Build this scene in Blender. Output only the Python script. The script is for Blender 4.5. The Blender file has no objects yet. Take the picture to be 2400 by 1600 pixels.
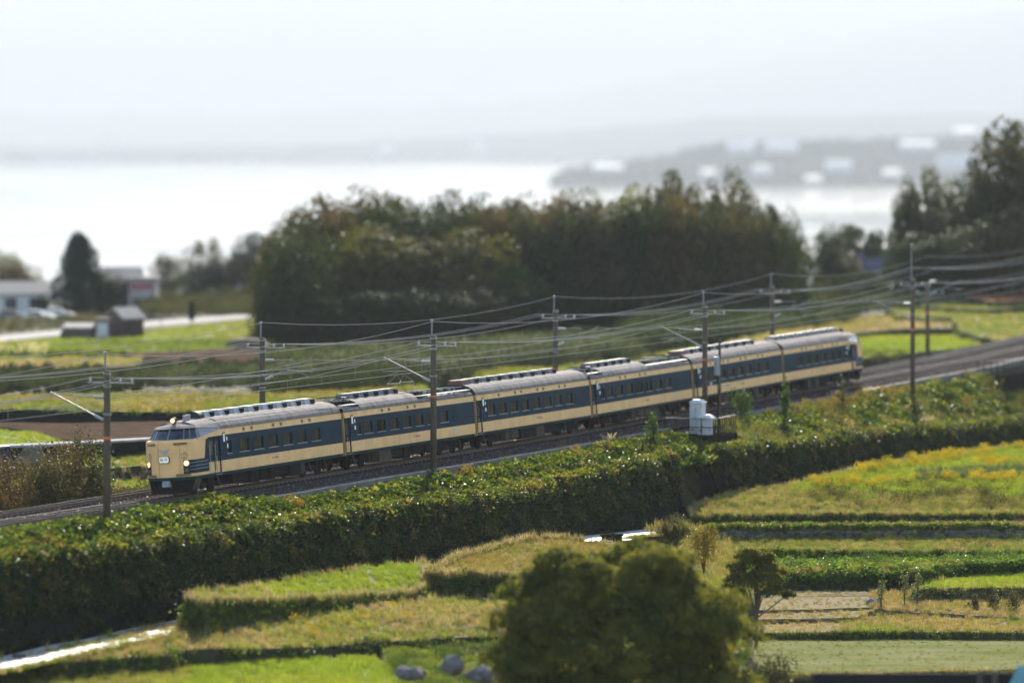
import bpy, bmesh, math, random
from mathutils import Vector, Matrix, Euler, noise
from mathutils.geometry import tessellate_polygon
R = random.Random(7)
sc = bpy.context.scene
COL = sc.collection
# ------------------------------------------------------------------ camera, sky, sun, exposure
FPX, HC, YH = 10656.0, 19.43, 315.3          # focal length in photo pixels, camera height over the rails, horizon row
cd = bpy.data.cameras.new('camera'); cam = bpy.data.objects.new('camera', cd); COL.objects.link(cam); sc.camera = cam
cam.location = (0, 0, HC); cam.rotation_euler = (math.radians(90), 0, 0)
cd.sensor_width = 36.0; cd.lens = FPX / 2400 * 36.0
cd.shift_x = 0.0; cd.shift_y = (YH - 800) / 2400
cd.clip_start = 1.0; cd.clip_end = 60000
cd.dof.use_dof = True; cd.dof.focus_distance = 264.0; cd.dof.aperture_fstop = 0.215; cd.dof.aperture_blades = 0
SUN_EL, SUN_AZ = math.radians(30), math.radians(4)        # azimuth right of the view direction
w = bpy.data.worlds.new("World"); sc.world = w; w.use_nodes = True
nt = w.node_tree; bg = nt.nodes['Background']
sky = nt.nodes.new('ShaderNodeTexSky'); sky.sky_type = 'NISHITA'; sky.sun_disc = False
sky.sun_elevation = SUN_EL; sky.sun_rotation = SUN_AZ; sky.air_density = 1.0; sky.dust_density = 0.5; sky.ozone_density = 0.7
nt.links.new(sky.outputs[0], bg.inputs[0]); bg.inputs[1].default_value = 0.11
sd = bpy.data.lights.new('sun', 'SUN'); sun = bpy.data.objects.new('sun', sd); COL.objects.link(sun)
sd.energy = 4.2; sd.angle = math.radians(0.5); sd.color = (1.0, 0.92, 0.79)
to_sun = Vector((math.sin(SUN_AZ) * math.cos(SUN_EL), math.cos(SUN_AZ) * math.cos(SUN_EL), math.sin(SUN_EL)))
sun.rotation_euler = to_sun.to_track_quat('Z', 'Y').to_euler(); sun.location = (0, 0, 80)
vs = sc.view_settings
sc.display_settings.display_device = 'sRGB'; vs.view_transform = 'Standard'; vs.look = 'None'; vs.gamma = 1.0; vs.use_curve_mapping = False
vs.exposure = 1.55
cy = sc.cycles
cy.use_denoising = True; cy.volume_bounces = 1; cy.max_bounces = 8; cy.transparent_max_bounces = 12
cy.diffuse_bounces = 3; cy.glossy_bounces = 3; cy.transmission_bounces = 4; cy.sample_clamp_indirect = 6.0; cy.caustics_reflective = False; cy.caustics_refractive = False
HAZE = 0.000053
# ------------------------------------------------------------------ track frame: s along the track, d across (towards the camera), z up
X0, Y0, TH = -10.92, 263.0, 0.3732
CT, ST = math.cos(TH), math.sin(TH)
def lerp_table(tab, x):
    if x <= tab[0][0]: return tab[0][1]
    for (a, va), (b, vb) in zip(tab, tab[1:]):
        if x <= b:
            t = (x - a) / (b - a); t = t * t * (3 - 2 * t) * 0.35 + t * 0.65
            return va + (vb - va) * t
    return tab[-1][1]
PROF = [(-70, .26), (-41, .13), (-25, 0), (0, -.1), (20, -.2), (40, -.25), (60, -.2), (80, -.08), (100, -.02), (118, .02), (135, .1), (155, .35), (172, .6), (210, 1.2)]
CANT = [(-70, .07), (60, .065), (110, .03), (160, .015), (210, .01)]
def prof(s): return lerp_table(PROF, s)
def cant(s): return lerp_table(CANT, s)
def T(s, d, z=0.0, rel=True):
    return Vector((X0 + s * ST + d * CT, Y0 + s * CT - d * ST, z + (prof(s) if rel else 0)))
def TC(s, d, z, dc=0.0):                     # canted about the track centre at offset dc
    c = cant(s); q = d - dc
    return T(s, dc + q - z * c, z + q * c - 0.0)
def to_sd(x, y):
    return (x - X0) * ST + (y - Y0) * CT, (x - X0) * CT - (y - Y0) * ST
def at_z(u, v, z):
    Y = FPX * (HC - z) / (v - YH); return Vector(((u - 1200) / FPX * Y, Y, z))
def at_Y(u, v, Y):
    return Vector(((u - 1200) / FPX * Y, Y, HC - (v - YH) * Y / FPX))
def at_d(u, v, d):
    k = (u - 1200) / FPX; Y = (d + X0 * CT - Y0 * ST) / (k * CT - ST); return at_Y(u, v, Y)
# ------------------------------------------------------------------ materials
MATS = {}
def mat(name, col, rough=.7, spec=.4, metal=0., var=0., scale=4., bump=0., bscale=40., emit=0., ecol=None, stretch=None, col2=None, f2=.5, transl=0., tint=False, oi=0., coat=0.):
    m = bpy.data.materials.new(name); m.use_nodes = True; n = m.node_tree; L = n.links
    b = n.nodes['Principled BSDF']; out = n.nodes['Material Output']
    b.inputs['Roughness'].default_value = rough; b.inputs['Metallic'].default_value = metal; b.inputs['Specular IOR Level'].default_value = spec
    if coat: b.inputs['Coat Weight'].default_value = coat; b.inputs['Coat Roughness'].default_value = .2
    c4 = (*col, 1); b.inputs['Base Color'].default_value = c4; csock = None
    if var or col2 or bump:
        tc = n.nodes.new('ShaderNodeTexCoord'); vec = tc.outputs['Object']
        if stretch:
            mp = n.nodes.new('ShaderNodeMapping'); mp.inputs['Scale'].default_value = stretch; L.new(vec, mp.inputs['Vector']); vec = mp.outputs['Vector']
    if var or col2:
        nz = n.nodes.new('ShaderNodeTexNoise'); nz.inputs['Scale'].default_value = scale; nz.inputs['Detail'].default_value = 6; nz.inputs['Roughness'].default_value = .65; L.new(vec, nz.inputs['Vector'])
        rp = n.nodes.new('ShaderNodeValToRGB'); e = rp.color_ramp.elements
        e[0].position = f2 - .17; e[1].position = f2 + .17
        if col2: e[0].color = c4; e[1].color = (*col2, 1)
        else:
            e[0].color = (*[max(0, x * (1 - var)) for x in col], 1); e[1].color = (*[min(1, x * (1 + var)) for x in col], 1)
        L.new(nz.outputs['Fac'], rp.inputs['Fac']); csock = rp.outputs['Color']
    if tint:                                  # colour carried by each scattered copy
        at = n.nodes.new('ShaderNodeAttribute'); at.attribute_type = 'INSTANCER'; at.attribute_name = 'tint'; csock = at.outputs['Color']
    if oi:
        o = n.nodes.new('ShaderNodeObjectInfo'); hs = n.nodes.new('ShaderNodeHueSaturation')
        mr = n.nodes.new('ShaderNodeMapRange'); mr.inputs['To Min'].default_value = 1 - oi; mr.inputs['To Max'].default_value = 1 + oi; L.new(o.outputs['Random'], mr.inputs['Value'])
        L.new(mr.outputs[0], hs.inputs['Value'])
        if csock: L.new(csock, hs.inputs['Color'])
        else: hs.inputs['Color'].default_value = c4
        csock = hs.outputs['Color']
    if csock: L.new(csock, b.inputs['Base Color'])
    if bump:
        bz = n.nodes.new('ShaderNodeTexNoise'); bz.inputs['Scale'].default_value = bscale; bz.inputs['Detail'].default_value = 5; L.new(vec, bz.inputs['Vector'])
        bp = n.nodes.new('ShaderNodeBump'); bp.inputs['Strength'].default_value = bump; bp.inputs['Distance'].default_value = .05; L.new(bz.outputs['Fac'], bp.inputs['Height']); L.new(bp.outputs['Normal'], b.inputs['Normal'])
    if transl:
        t = n.nodes.new('ShaderNodeBsdfTranslucent'); mx = n.nodes.new('ShaderNodeMixShader'); mx.inputs[0].default_value = transl
        g = n.nodes.new('ShaderNodeMix'); g.data_type = 'RGBA'; g.blend_type = 'MULTIPLY'; g.inputs['Factor'].default_value = 1.0; g.inputs['B'].default_value = (1.25, 1.2, .55, 1)
        if csock: L.new(csock, g.inputs['A'])
        else: g.inputs['A'].default_value = c4
        L.new(g.outputs['Result'], t.inputs['Color'])
        L.new(b.outputs[0], mx.inputs[1]); L.new(t.outputs[0], mx.inputs[2]); L.new(mx.outputs[0], out.inputs['Surface'])
    if emit:
        b.inputs['Emission Color'].default_value = (*(ecol or col), 1); b.inputs['Emission Strength'].default_value = emit
    MATS[name] = m; return m
# ------------------------------------------------------------------ mesh building
class MB:
    def __init__(s): s.v = []; s.f = []; s.m = []; s.p = []
    def add(s, vs, fs, mi=0):
        o = len(s.v); s.p.append((o, len(s.f))); s.v += [tuple(p) for p in vs]; s.f += [tuple(o + i for i in f) for f in fs]; s.m += [mi] * len(fs); return s
    def box(s, x0, x1, y0, y1, z0, z1, mi=0, taper=0., f=None):
        t = taper; vs = [(x0, y0, z0), (x1, y0, z0), (x1, y1, z0), (x0, y1, z0), (x0 + t, y0 + t, z1), (x1 - t, y0 + t, z1), (x1 - t, y1 - t, z1), (x0 + t, y1 - t, z1)]
        if f: vs = [f(*p) for p in vs]
        return s.add(vs, [(0, 3, 2, 1), (4, 5, 6, 7), (0, 1, 5, 4), (1, 2, 6, 5), (2, 3, 7, 6), (3, 0, 4, 7)], mi)
    def hexa(s, b, t, mi=0):
        return s.add(list(b) + list(t), [(0, 3, 2, 1), (4, 5, 6, 7), (0, 1, 5, 4), (1, 2, 6, 5), (2, 3, 7, 6), (3, 0, 4, 7)], mi)
    def tube(s, pts, r, n=6, mi=0, r2=None):
        pts = [Vector(p) for p in pts]; rings = []
        for i, p in enumerate(pts):
            d = (pts[min(i + 1, len(pts) - 1)] - pts[max(i - 1, 0)]).normalized()
            a = d.orthogonal().normalized() if abs(d.z) > .95 else d.cross(Vector((0, 0, 1))).normalized(); b = d.cross(a)
            rr = r if r2 is None else r + (r2 - r) * i / (len(pts) - 1)
            rings.append([p + (a * math.cos(6.2832 * k / n) + b * math.sin(6.2832 * k / n)) * rr for k in range(n)])
        vs = [q for g in rings for q in g]; fs = []
        for i in range(len(pts) - 1):
            for k in range(n): fs.append((i * n + k, i * n + (k + 1) % n, (i + 1) * n + (k + 1) % n, (i + 1) * n + k))
        fs.append(tuple(range(n))[::-1]); fs.append(tuple((len(pts) - 1) * n + k for k in range(n)))
        return s.add(vs, fs, mi)
    def disc(s, c, ax, r, th, n=14, mi=0):
        c = Vector(c); ax = Vector(ax).normalized(); return s.tube([c - ax * th / 2, c + ax * th / 2], r, n, mi)
    def prism(s, poly, z0, z1, mi=0, f=None):
        n = len(poly); vs = [(x, y, z0) for x, y in poly] + [(x, y, z1) for x, y in poly]
        if f: vs = [f(*p) for p in vs]
        return s.add(vs, [tuple(range(n))[::-1], tuple(range(n, 2 * n))] + [(i, (i + 1) % n, n + (i + 1) % n, n + i) for i in range(n)], mi)
    def each(s, name, mats, parent=None):           # every piece added becomes an object of its own
        out = []; ends = s.p[1:] + [(len(s.v), len(s.f))]
        for (v0, f0), (v1, f1) in zip(s.p, ends):
            m_ = MB(); m_.v = s.v[v0:v1]; m_.f = [tuple(i - v0 for i in f) for f in s.f[f0:f1]]; m_.m = s.m[f0:f1]; out.append(m_.build(name, mats, parent))
        return out
    def build(s, name, mats, parent=None, smooth=False, recalc=True, M=None):
        me = bpy.data.meshes.new(name); me.from_pydata(s.v, [], s.f)
        for m in (mats if isinstance(mats, (list, tuple)) else [mats]): me.materials.append(m)
        me.polygons.foreach_set('material_index', s.m)
        if recalc:
            bm = bmesh.new(); bm.from_mesh(me); bmesh.ops.recalc_face_normals(bm, faces=bm.faces); bm.to_mesh(me); bm.free()
        if smooth: me.polygons.foreach_set('use_smooth', [True] * len(me.polygons))
        me.update(); o = bpy.data.objects.new(name, me); COL.objects.link(o)
        if parent: o.parent = parent
        if M is not None: o.matrix_world = M
        return o
def tag(o, label=None, cat=None, group=None, kind=None):
    if label: o['label'] = label
    if cat: o['category'] = cat
    if group: o['group'] = group
    if kind: o['kind'] = kind
    return o
def empty(name, loc=(0, 0, 0), label=None, cat=None, group=None, rz=0.):
    o = bpy.data.objects.new(name, None); o.empty_display_size = .3; COL.objects.link(o); o.location = loc; o.rotation_euler = (0, 0, rz)
    return tag(o, label, cat, group)
def inst(name, src, parent=None, M=None):
    o = bpy.data.objects.new(name, src.data if hasattr(src, 'data') else src); COL.objects.link(o)
    if parent: o.parent = parent
    if M is not None: o.matrix_local = M
    return o
# ------------------------------------------------------------------ scattering (for plants nobody could count)
def gn_tree(objs, name):
    c = bpy.data.collections.new('proto_' + name)
    for o in objs: c.objects.link(o)
    g = bpy.data.node_groups.new('scatter_' + name, 'GeometryNodeTree')
    g.interface.new_socket('Geometry', in_out='INPUT', socket_type='NodeSocketGeometry'); g.interface.new_socket('Geometry', in_out='OUTPUT', socket_type='NodeSocketGeometry')
    N = g.nodes.new; gi = N('NodeGroupInput'); go = N('NodeGroupOutput'); ci = N('GeometryNodeCollectionInfo'); ip = N('GeometryNodeInstanceOnPoints')
    ci.inputs['Collection'].default_value = c; ci.inputs['Separate Children'].default_value = True; ci.inputs['Reset Children'].default_value = True
    def na(nm, ty):
        a = N('GeometryNodeInputNamedAttribute'); a.data_type = ty; a.inputs['Name'].default_value = nm; return a.outputs['Attribute']
    L = g.links.new
    L(gi.outputs[0], ip.inputs['Points']); L(ci.outputs[0], ip.inputs['Instance']); ip.inputs['Pick Instance'].default_value = True
    L(na('pick', 'INT'), ip.inputs['Instance Index']); L(na('rot', 'FLOAT_VECTOR'), ip.inputs['Rotation']); L(na('scl', 'FLOAT_VECTOR'), ip.inputs['Scale'])
    L(ip.outputs[0], go.inputs[0]); return g
PROTO = {}
def scatter(name, kind, items, parent=None, tagkind='stuff'):
    # items: (pos, rot(3), scale(float or 3), colour(3))
    me = bpy.data.meshes.new(name); me.from_pydata([tuple(i[0]) for i in items], [], [])
    k = len(PROTO[kind][0])
    a = me.attributes.new('pick', 'INT', 'POINT'); a.data.foreach_set('value', [R.randrange(k) for _ in items])
    a = me.attributes.new('rot', 'FLOAT_VECTOR', 'POINT'); a.data.foreach_set('vector', [x for i in items for x in i[1]])
    a = me.attributes.new('scl', 'FLOAT_VECTOR', 'POINT'); a.data.foreach_set('vector', [x for i in items for x in (i[2] if isinstance(i[2], tuple) else (i[2],) * 3)])
    a = me.attributes.new('tint', 'FLOAT_COLOR', 'POINT'); a.data.foreach_set('color', [x for i in items for x in (*i[3], 1.0)])
    o = bpy.data.objects.new(name, me); COL.objects.link(o)
    if parent: o.parent = parent
    md = o.modifiers.new('scatter', 'NODES'); md.node_group = PROTO[kind][1]
    o['kind'] = tagkind; return o
def proto(kind, builds, m):
    objs = []
    for i, mb in enumerate(builds):
        me = bpy.data.meshes.new('proto_' + kind); me.from_pydata(mb.v, [], mb.f); me.materials.append(m); me.update()
        objs.append(bpy.data.objects.new('proto_%s_%d' % (kind, i), me))
    PROTO[kind] = (objs, gn_tree(objs, kind))
def leaf(mb, p, nrm, L, W, rnd, fold=.25):
    nrm = nrm.normalized(); a = nrm.orthogonal(); a.rotate(Matrix.Rotation(rnd.random() * 6.283, 3, nrm)); b = nrm.cross(a)
    t = p + a * L - nrm * L * .18
    mb.add([p, p + a * L * .42 + b * W * .5 + nrm * W * fold, t, p + a * L * .42 - b * W * .5 + nrm * W * fold], [(0, 1, 2), (0, 2, 3)])
def leaf_clump(seed, n, rad, hz, L, W, tilt=.7):
    r = random.Random(seed); mb = MB()
    for _ in range(n):
        p = Vector((r.gauss(0, .5), r.gauss(0, .5), 0)) * rad; q = max(0, 1 - p.length_squared / (rad * rad * 1.6)); p.z = q * hz * (0.35 + .75 * r.random())
        nr = Vector((r.gauss(0, tilt), r.gauss(0, tilt), 1)); leaf(mb, p, nr, L * r.uniform(.65, 1.25), W * r.uniform(.7, 1.2), r)
    return mb
def grass_tuft(seed, n, h, rad, w, lean=.45):
    r = random.Random(seed); mb = MB()
    for _ in range(n):
        a = r.random() * 6.283; p = Vector((math.cos(a), math.sin(a), 0)) * rad * math.sqrt(r.random()); hh = h * r.uniform(.5, 1.15)
        b = r.random() * 6.283; dr = Vector((math.cos(b), math.sin(b), 0)); sd_ = Vector((-dr.y, dr.x, 0)) * w * .5; k = lean * r.uniform(.2, 1.2)
        m1 = p + dr * hh * k * .3 + Vector((0, 0, hh * .6)); t = p + dr * hh * k + Vector((0, 0, hh * (1 - .25 * k)))
        mb.add([p - sd_, p + sd_, m1 + sd_ * .8, m1 - sd_ * .8, t], [(0, 1, 2, 3), (3, 2, 4)])
    return mb
def flower_stalks(seed, n, h, rad):
    r = random.Random(seed); mb = MB()
    for _ in range(n):
        p = Vector((r.gauss(0, rad), r.gauss(0, rad), 0)); hh = h * r.uniform(.7, 1.1); top = p + Vector((r.gauss(0, .08), r.gauss(0, .08), hh))
        for k in range(12):
            t = r.uniform(.5, 1); q = p.lerp(top, t) + Vector((r.gauss(0, .05), r.gauss(0, .05), 0)) * (1.3 - t) * 3
            leaf(mb, q, Vector((r.gauss(0, 1), r.gauss(0, 1), .6)), .09, .06, r)
    return mb
def plume(seed, n, h):
    r = random.Random(seed); mb = MB()
    for _ in range(n):
        a = r.random() * 6.283; dr = Vector((math.cos(a), math.sin(a), 0)); hh = h * r.uniform(.75, 1.1); k = r.uniform(.15, .55)
        p = dr * .12; m1 = p + dr * hh * k * .35 + Vector((0, 0, hh * .72)); t = p + dr * hh * k + Vector((0, 0, hh)); s_ = Vector((-dr.y, dr.x, 0))
        mb.add([p - s_ * .008, p + s_ * .008, m1 + s_ * .01, m1 - s_ * .01], [(0, 1, 2, 3)])
        e = t + dr * hh * .1 - Vector((0, 0, hh * .02)); mid = m1.lerp(e, .5) + Vector((0, 0, .03))
        mb.add([m1, mid + s_ * .05, e, mid - s_ * .05, mid + Vector((0, 0, .05)), mid - Vector((0, 0, .05))], [(0, 1, 2, 3), (0, 4, 2, 5)])
    return mb
def twig_clump(seed, n, rad, L):
    r = random.Random(seed); mb = MB()
    for k in range(7):
        t = Vector((r.gauss(0, .6), r.gauss(0, .6), r.uniform(.6, 1.6))) * rad
        mb.tube([(0, 0, 0), t * .5 + Vector((0, 0, .1)), t], .012, 3, r2=.004)
    for _ in range(n):
        p = Vector((r.gauss(0, .55), r.gauss(0, .55), r.uniform(.1, 1.5))) * rad
        leaf(mb, p, Vector((r.gauss(0, 1), r.gauss(0, 1), .7)), L * r.uniform(.6, 1.2), L * .55, r)
    return mb
M_vine = mat('vine_leaf', (.06, .11, .02), rough=.46, spec=.2, tint=True, oi=.35, transl=.5)
M_grass = mat('grass_blade', (.1, .14, .03), rough=.6, spec=.2, tint=True, oi=.25, transl=.45)
M_dry = mat('dry_stalk', (.4, .3, .1), rough=.7, spec=.15, tint=True, oi=.2, transl=.45)
proto('vine', [leaf_clump(i, 52, .6, .34, .155, .125, .85) for i in range(5)], M_vine)
proto('hang', [leaf_clump(20 + i, 40, .5, .22, .15, .12, .9) for i in range(4)], M_vine)
proto('tuft', [grass_tuft(i, 26, .34, .22, .022) for i in range(5)], M_grass)
proto('long', [grass_tuft(30 + i, 24, .75, .25, .026, .7) for i in range(4)], M_grass)
proto('gold', [flower_stalks(i, 9, .85, .2) for i in range(4)], M_dry)
proto('plume', [plume(i, 9, 1.5) for i in range(4)], M_dry)
M_scrub = mat('scrub_leaf', (.06, .08, .03), rough=.8, spec=.04, tint=True, oi=.3, transl=.18)
proto('twig', [twig_clump(i, 60, .55, .11) for i in range(4)], M_scrub)
proto('stone', [MB().add([(R.uniform(.6, 1) * x, R.uniform(.6, 1) * y, R.uniform(.6, 1) * z) for x, y, z in ((1, 0, 0), (-1, 0, 0), (0, 1, 0), (0, -1, 0), (0, 0, 1), (0, 0, -1))],
      [(0, 2, 4), (2, 1, 4), (1, 3, 4), (3, 0, 4), (2, 0, 5), (1, 2, 5), (3, 1, 5), (0, 3, 5)]) for _ in range(5)], mat('ballast_stone', (.2, .17, .16), rough=.6, spec=.5, tint=True, oi=.35))
def rz(): return (0, 0, R.random() * 6.283)
def mixc(a, b, t): return tuple(x + (y - x) * t for x, y in zip(a, b))
def pick(pal, p, sc_=.18):
    t = (noise.noise(Vector((p[0] * sc_, p[1] * sc_, 3.3))) * .9 + .5 + R.gauss(0, .13)) * len(pal)
    return pal[max(0, min(len(pal) - 1, int(t)))]
# ------------------------------------------------------------------ setting materials
M_soil = mat('soil', (.12, .085, .05), rough=.95, spec=.1, var=.35, scale=.35, bump=.6, bscale=3)
M_bank = mat('bank_earth', (.035, .042, .016), rough=.95, spec=.1, col2=(.06, .05, .03), scale=1.2, bump=.8, bscale=5)
M_ballast = mat('ballast', (.055, .044, .039), rough=1, spec=.0, var=.55, scale=9, bump=1.0, bscale=14)
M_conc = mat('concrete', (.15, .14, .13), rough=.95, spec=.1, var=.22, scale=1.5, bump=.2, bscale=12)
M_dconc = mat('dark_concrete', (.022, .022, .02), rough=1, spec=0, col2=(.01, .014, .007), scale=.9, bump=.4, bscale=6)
M_path = mat('pale_paving', (.5, .48, .45), rough=.42, spec=.5, var=.15, scale=2.)
M_rail_side = mat('rail_rust', (.09, .055, .035), rough=.7, spec=.3, var=.3, scale=6)
M_rail_top = mat('rail_head', (.2, .185, .17), rough=.75, metal=0, spec=.12)
M_sleeper = mat('sleeper_concrete', (.065, .05, .043), rough=1, spec=0., var=.3, scale=5)
M_clip = mat('rail_clip', (.16, .145, .13), rough=.6, metal=.1)
M_black = mat('black_metal', (.015, .015, .016), rough=.8, spec=.06)
M_steel = mat('galvanised_steel', (.2, .2, .2), rough=.55, metal=.3, spec=.3)
M_wood = mat('dark_wood', (.07, .05, .04), rough=.85, var=.3, scale=3, stretch=(1, 1, .2))
M_white = mat('white_paint', (.52, .52, .52), rough=.5, var=.06, scale=3)
M_bark = mat('bark', (.08, .06, .045), rough=.9, var=.3, scale=6)
M_road = mat('pale_road', (.3, .29, .275), rough=.9, spec=.05, var=.12, scale=.6)
# ------------------------------------------------------------------ ground, lake, far land
def base_z(x, y):
    s, d = to_sd(x, y)
    if d > 6.5:
        t = max(0, min(1, (x + 2) / 18)); return -6.4 - 4.2 * t
    if d > -9: return -3.4
    yy = max(0, y - 300)
    t = [(0, -4.2), (60, -3.3), (200, -3.4), (300, -4.4), (600, -14), (1000, -29), (1500, -52), (2500, -92), (2700, -97), (60000, -58)]
    z = lerp_table(t, yy)
    k = max(0, min(1, (x - 20) / 45)); z += 1.6 * k * max(0, 1 - yy / 1400)
    z += .25 * noise.noise(Vector((x * .02, y * .02, 1)))
    return z
mb = MB(); xs = [-9000, -2500, -900, -400, -200, -120] + [-80 + 4 * i for i in range(41)] + [120, 200, 400, 900, 2500, 9000]
ys = [-40, 60, 120, 160] + [180 + 5 * i for i in range(67)] + [520 + 20 * i for i in range(20)] + [950 + 90 * i for i in range(30)]
mb.add([(x, y, base_z(x, y)) for y in ys for x in xs], [(j * len(xs) + i, j * len(xs) + i + 1, (j + 1) * len(xs) + i + 1, (j + 1) * len(xs) + i) for j in range(len(ys) - 1) for i in range(len(xs) - 1)])
M_ground = mat('rough_grass_ground', (.05, .06, .022), rough=.95, spec=.1, col2=(.1, .085, .045), scale=.12, bump=.6, bscale=2)
tag(mb.build('ground', M_ground, smooth=True), kind='structure')
LZ = -90.0
M_water = mat('lake_water', (.03, .05, .06), rough=.09, spec=.6)
_n = M_water.node_tree; _t = _n.nodes.new('ShaderNodeTexCoord'); _m = _n.nodes.new('ShaderNodeMapping'); _m.inputs['Scale'].default_value = (.0012, .0045, 1); _z = _n.nodes.new('ShaderNodeTexNoise'); _z.inputs['Scale'].default_value = 1.0; _z.inputs['Detail'].default_value = 5
_r = _n.nodes.new('ShaderNodeMapRange'); _r.inputs['From Min'].default_value = .35; _r.inputs['From Max'].default_value = .62; _r.inputs['To Min'].default_value = .05; _r.inputs['To Max'].default_value = .13       # calmer and wind-ruffled lanes
_n.links.new(_t.outputs['Object'], _m.inputs['Vector']); _n.links.new(_m.outputs['Vector'], _z.inputs['Vector']); _n.links.new(_z.outputs['Fac'], _r.inputs['Value']); _n.links.new(_r.outputs[0], _n.nodes['Principled BSDF'].inputs['Roughness'])
mb = MB(); mb.add([(-19000, 2300, LZ), (19000, 2300, LZ), (19000, 19500, LZ), (-19000, 19500, LZ)], [(0, 1, 2, 3)])
tag(mb.build('lake', M_water), kind='structure')
M_far = mat('far_land', (.05, .065, .05), rough=1, spec=0, var=.3, scale=.01)
def hill_strip(name, y0, depth, tops, z0=LZ - 1, x0=-9000, x1=9000, n=220, seed=1, wob=4.):
    mb = MB(); rows = 7; V = []
    for j in range(rows):
        t = j / (rows - 1)
        for i in range(n + 1):
            x = x0 + (x1 - x0) * i / n; u = 1200 + FPX * x / y0
            h = lerp_table(tops, u); pk = math.sin(math.pi * t) ** .8 if j not in (0, rows - 1) else 0
            V.append((x, y0 + depth * t, z0 + (h - z0) * pk + (wob * noise.noise(Vector((x * .006, t * 2, seed))) + .5 * wob * noise.noise(Vector((x * .02, t * 3, seed + 5)))) * pk))
    F = [(j * (n + 1) + i, j * (n + 1) + i + 1, (j + 1) * (n + 1) + i + 1, (j + 1) * (n + 1) + i) for j in range(rows - 1) for i in range(n)]
    mb.add(V, F); return tag(mb.build(name, M_far, smooth=True), kind='structure')
def zz(v, Y): return HC - (v - YH) * Y / FPX
hill_strip('far_shore', 17100, 900, [(-3000, zz(346, 17500)), (0, zz(346, 17500)), (700, zz(338, 17500)), (1250, zz(312, 17500)), (1700, zz(275, 17500)), (2400, zz(262, 17500)), (5000, zz(255, 17500))], seed=2, wob=7)
hill_strip('peninsula', 9560, 700, [(1000, LZ - 3), (1290, LZ - 2), (1330, zz(408, 9850)), (1500, zz(390, 9850)), (1720, zz(345, 9850)), (2100, zz(352, 9850)), (2500, zz(330, 9850)), (6000, zz(320, 9850))], x0=90, x1=9000, seed=4, wob=5)
hill_strip('mountain', 21000, 4000, [(-9000, zz(300, 23000)), (500, zz(262, 23000)), (1300, zz(225, 23000)), (1750, zz(135, 23000)), (2450, zz(30, 23000)), (4000, zz(-20, 23000)), (9000, zz(135, 23000))], x0=-20000, x1=20000, seed=8, wob=35)
hill_strip('mountain', 25000, 5000, [(-9000, zz(-60, 27500)), (0, zz(-45, 27500)), (900, zz(-70, 27500)), (2400, zz(-90, 27500)), (9000, zz(0, 27500))], x0=-27000, x1=27000, seed=9, wob=25)  # back range raised past the frame top to screen the overbright sky
# ------------------------------------------------------------------ embankment, ballast, walls
HT = [(-70, -.45), (-51, -.45), (-33, -1.02), (-11, -1.4), (13, -1.95), (36, -1.65), (44, -1.55), (50, -1.7), (63, -2.1), (78, -2.45), (119, -3.9), (200, -6)]
HD = [(-70, 6.0), (-11, 6.0), (13, 6.4), (38, 6.5), (47, 7.6), (60, 8.0), (210, 8.2)]
FT = [(-70, -4.5), (-34, -4.8), (19, -5.25), (36, -5.9), (50, -6.2), (210, -7.5)]
def hz(s): return lerp_table(HT, s)
def hd(s): return lerp_table(HD, s)
def ft(s): return lerp_table(FT, s)
SS = [-75 + 2.5 * i for i in range(115)]
GAP0, GAP1 = 40.0, 47.5
def sweep(name, sec, mats, s0=-75, s1=212, step=2.5, rel=True, mi=None, parent=None):
    mb = MB(); n = max(2, int((s1 - s0) / step) + 1); q = [s0 + (s1 - s0) * i / (n - 1) for i in range(n)]; rows = [[T(s, d, z, rl) for d, z, rl in sec(s)] for s in q]; k = len(rows[0])
    mb.add([p for r in rows for p in r], [(i * k + j, i * k + j + 1, (i + 1) * k + j + 1, (i + 1) * k + j) for i in range(n - 1) for j in range(k - 1)])
    return mb.build(name, mats, parent, recalc=False)
def bank_z(s, d):                              # slope between trough and hedge
    t = (d - 3.1) / (hd(s) - 3.1); t = max(0, min(1, t)); a = -.62 + prof(s); b = hz(s) - .65
    return a + (b - a) * (t ** 1.15)
def sec_bank(s):
    w_ = hd(s); inside = GAP0 < s < GAP1
    out = [(-11.5, -3.6, False), (-8.6, -2.5, False), (-7.0, -1.0, True), (-6.3, -.78, True), (3.1, -.66, True)]
    for k in range(1, 5):
        d = 3.1 + (w_ - 3.1) * k / 4; out.append((d, bank_z(s, d), False))
    if inside: out = [(d if d < 4.6 else 4.6 + .01 * i, z, r) for i, (d, z, r) in enumerate(out)]; w_ = 4.7
    out += [(w_ + .75, hz(s) - 1.9, False), (w_ + .8, ft(s) - 1.0, False)]
    return out
tag(sweep('embankment_ground', sec_bank, M_bank), kind='structure')
tag(sweep('ballast_bed', lambda s: [(-6.3, -.76, True), (-5.7, -.42, True), (-5.3, -.3 - .1 * cant(s) * 14, True), (-2.6, -.26, True), (-2.0, -.3, True), (-1.5, -.24, True), (1.55, -.16, True), (2.3, -.40, True), (2.8, -.52, True)], M_ballast), kind='structure')
# stones lying on the ballast shoulder
it = []
for _ in range(9000):
    s = R.uniform(-62, 175); d = R.choice([R.uniform(1.35, 2.65), R.uniform(1.35, 2.65), R.uniform(-.8, .5), R.uniform(-2.7, -1.3)])
    z = (-.16 - max(0, d - 1.55) * .30) if d > .6 else -.2
    g = R.uniform(.03, .13); it.append((T(s, d, z), (R.random() * 6, R.random() * 6, R.random() * 6), R.uniform(.035, .085), (g, g * .82, g * .74)))
scatter('ballast_stones', 'stone', it)
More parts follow.
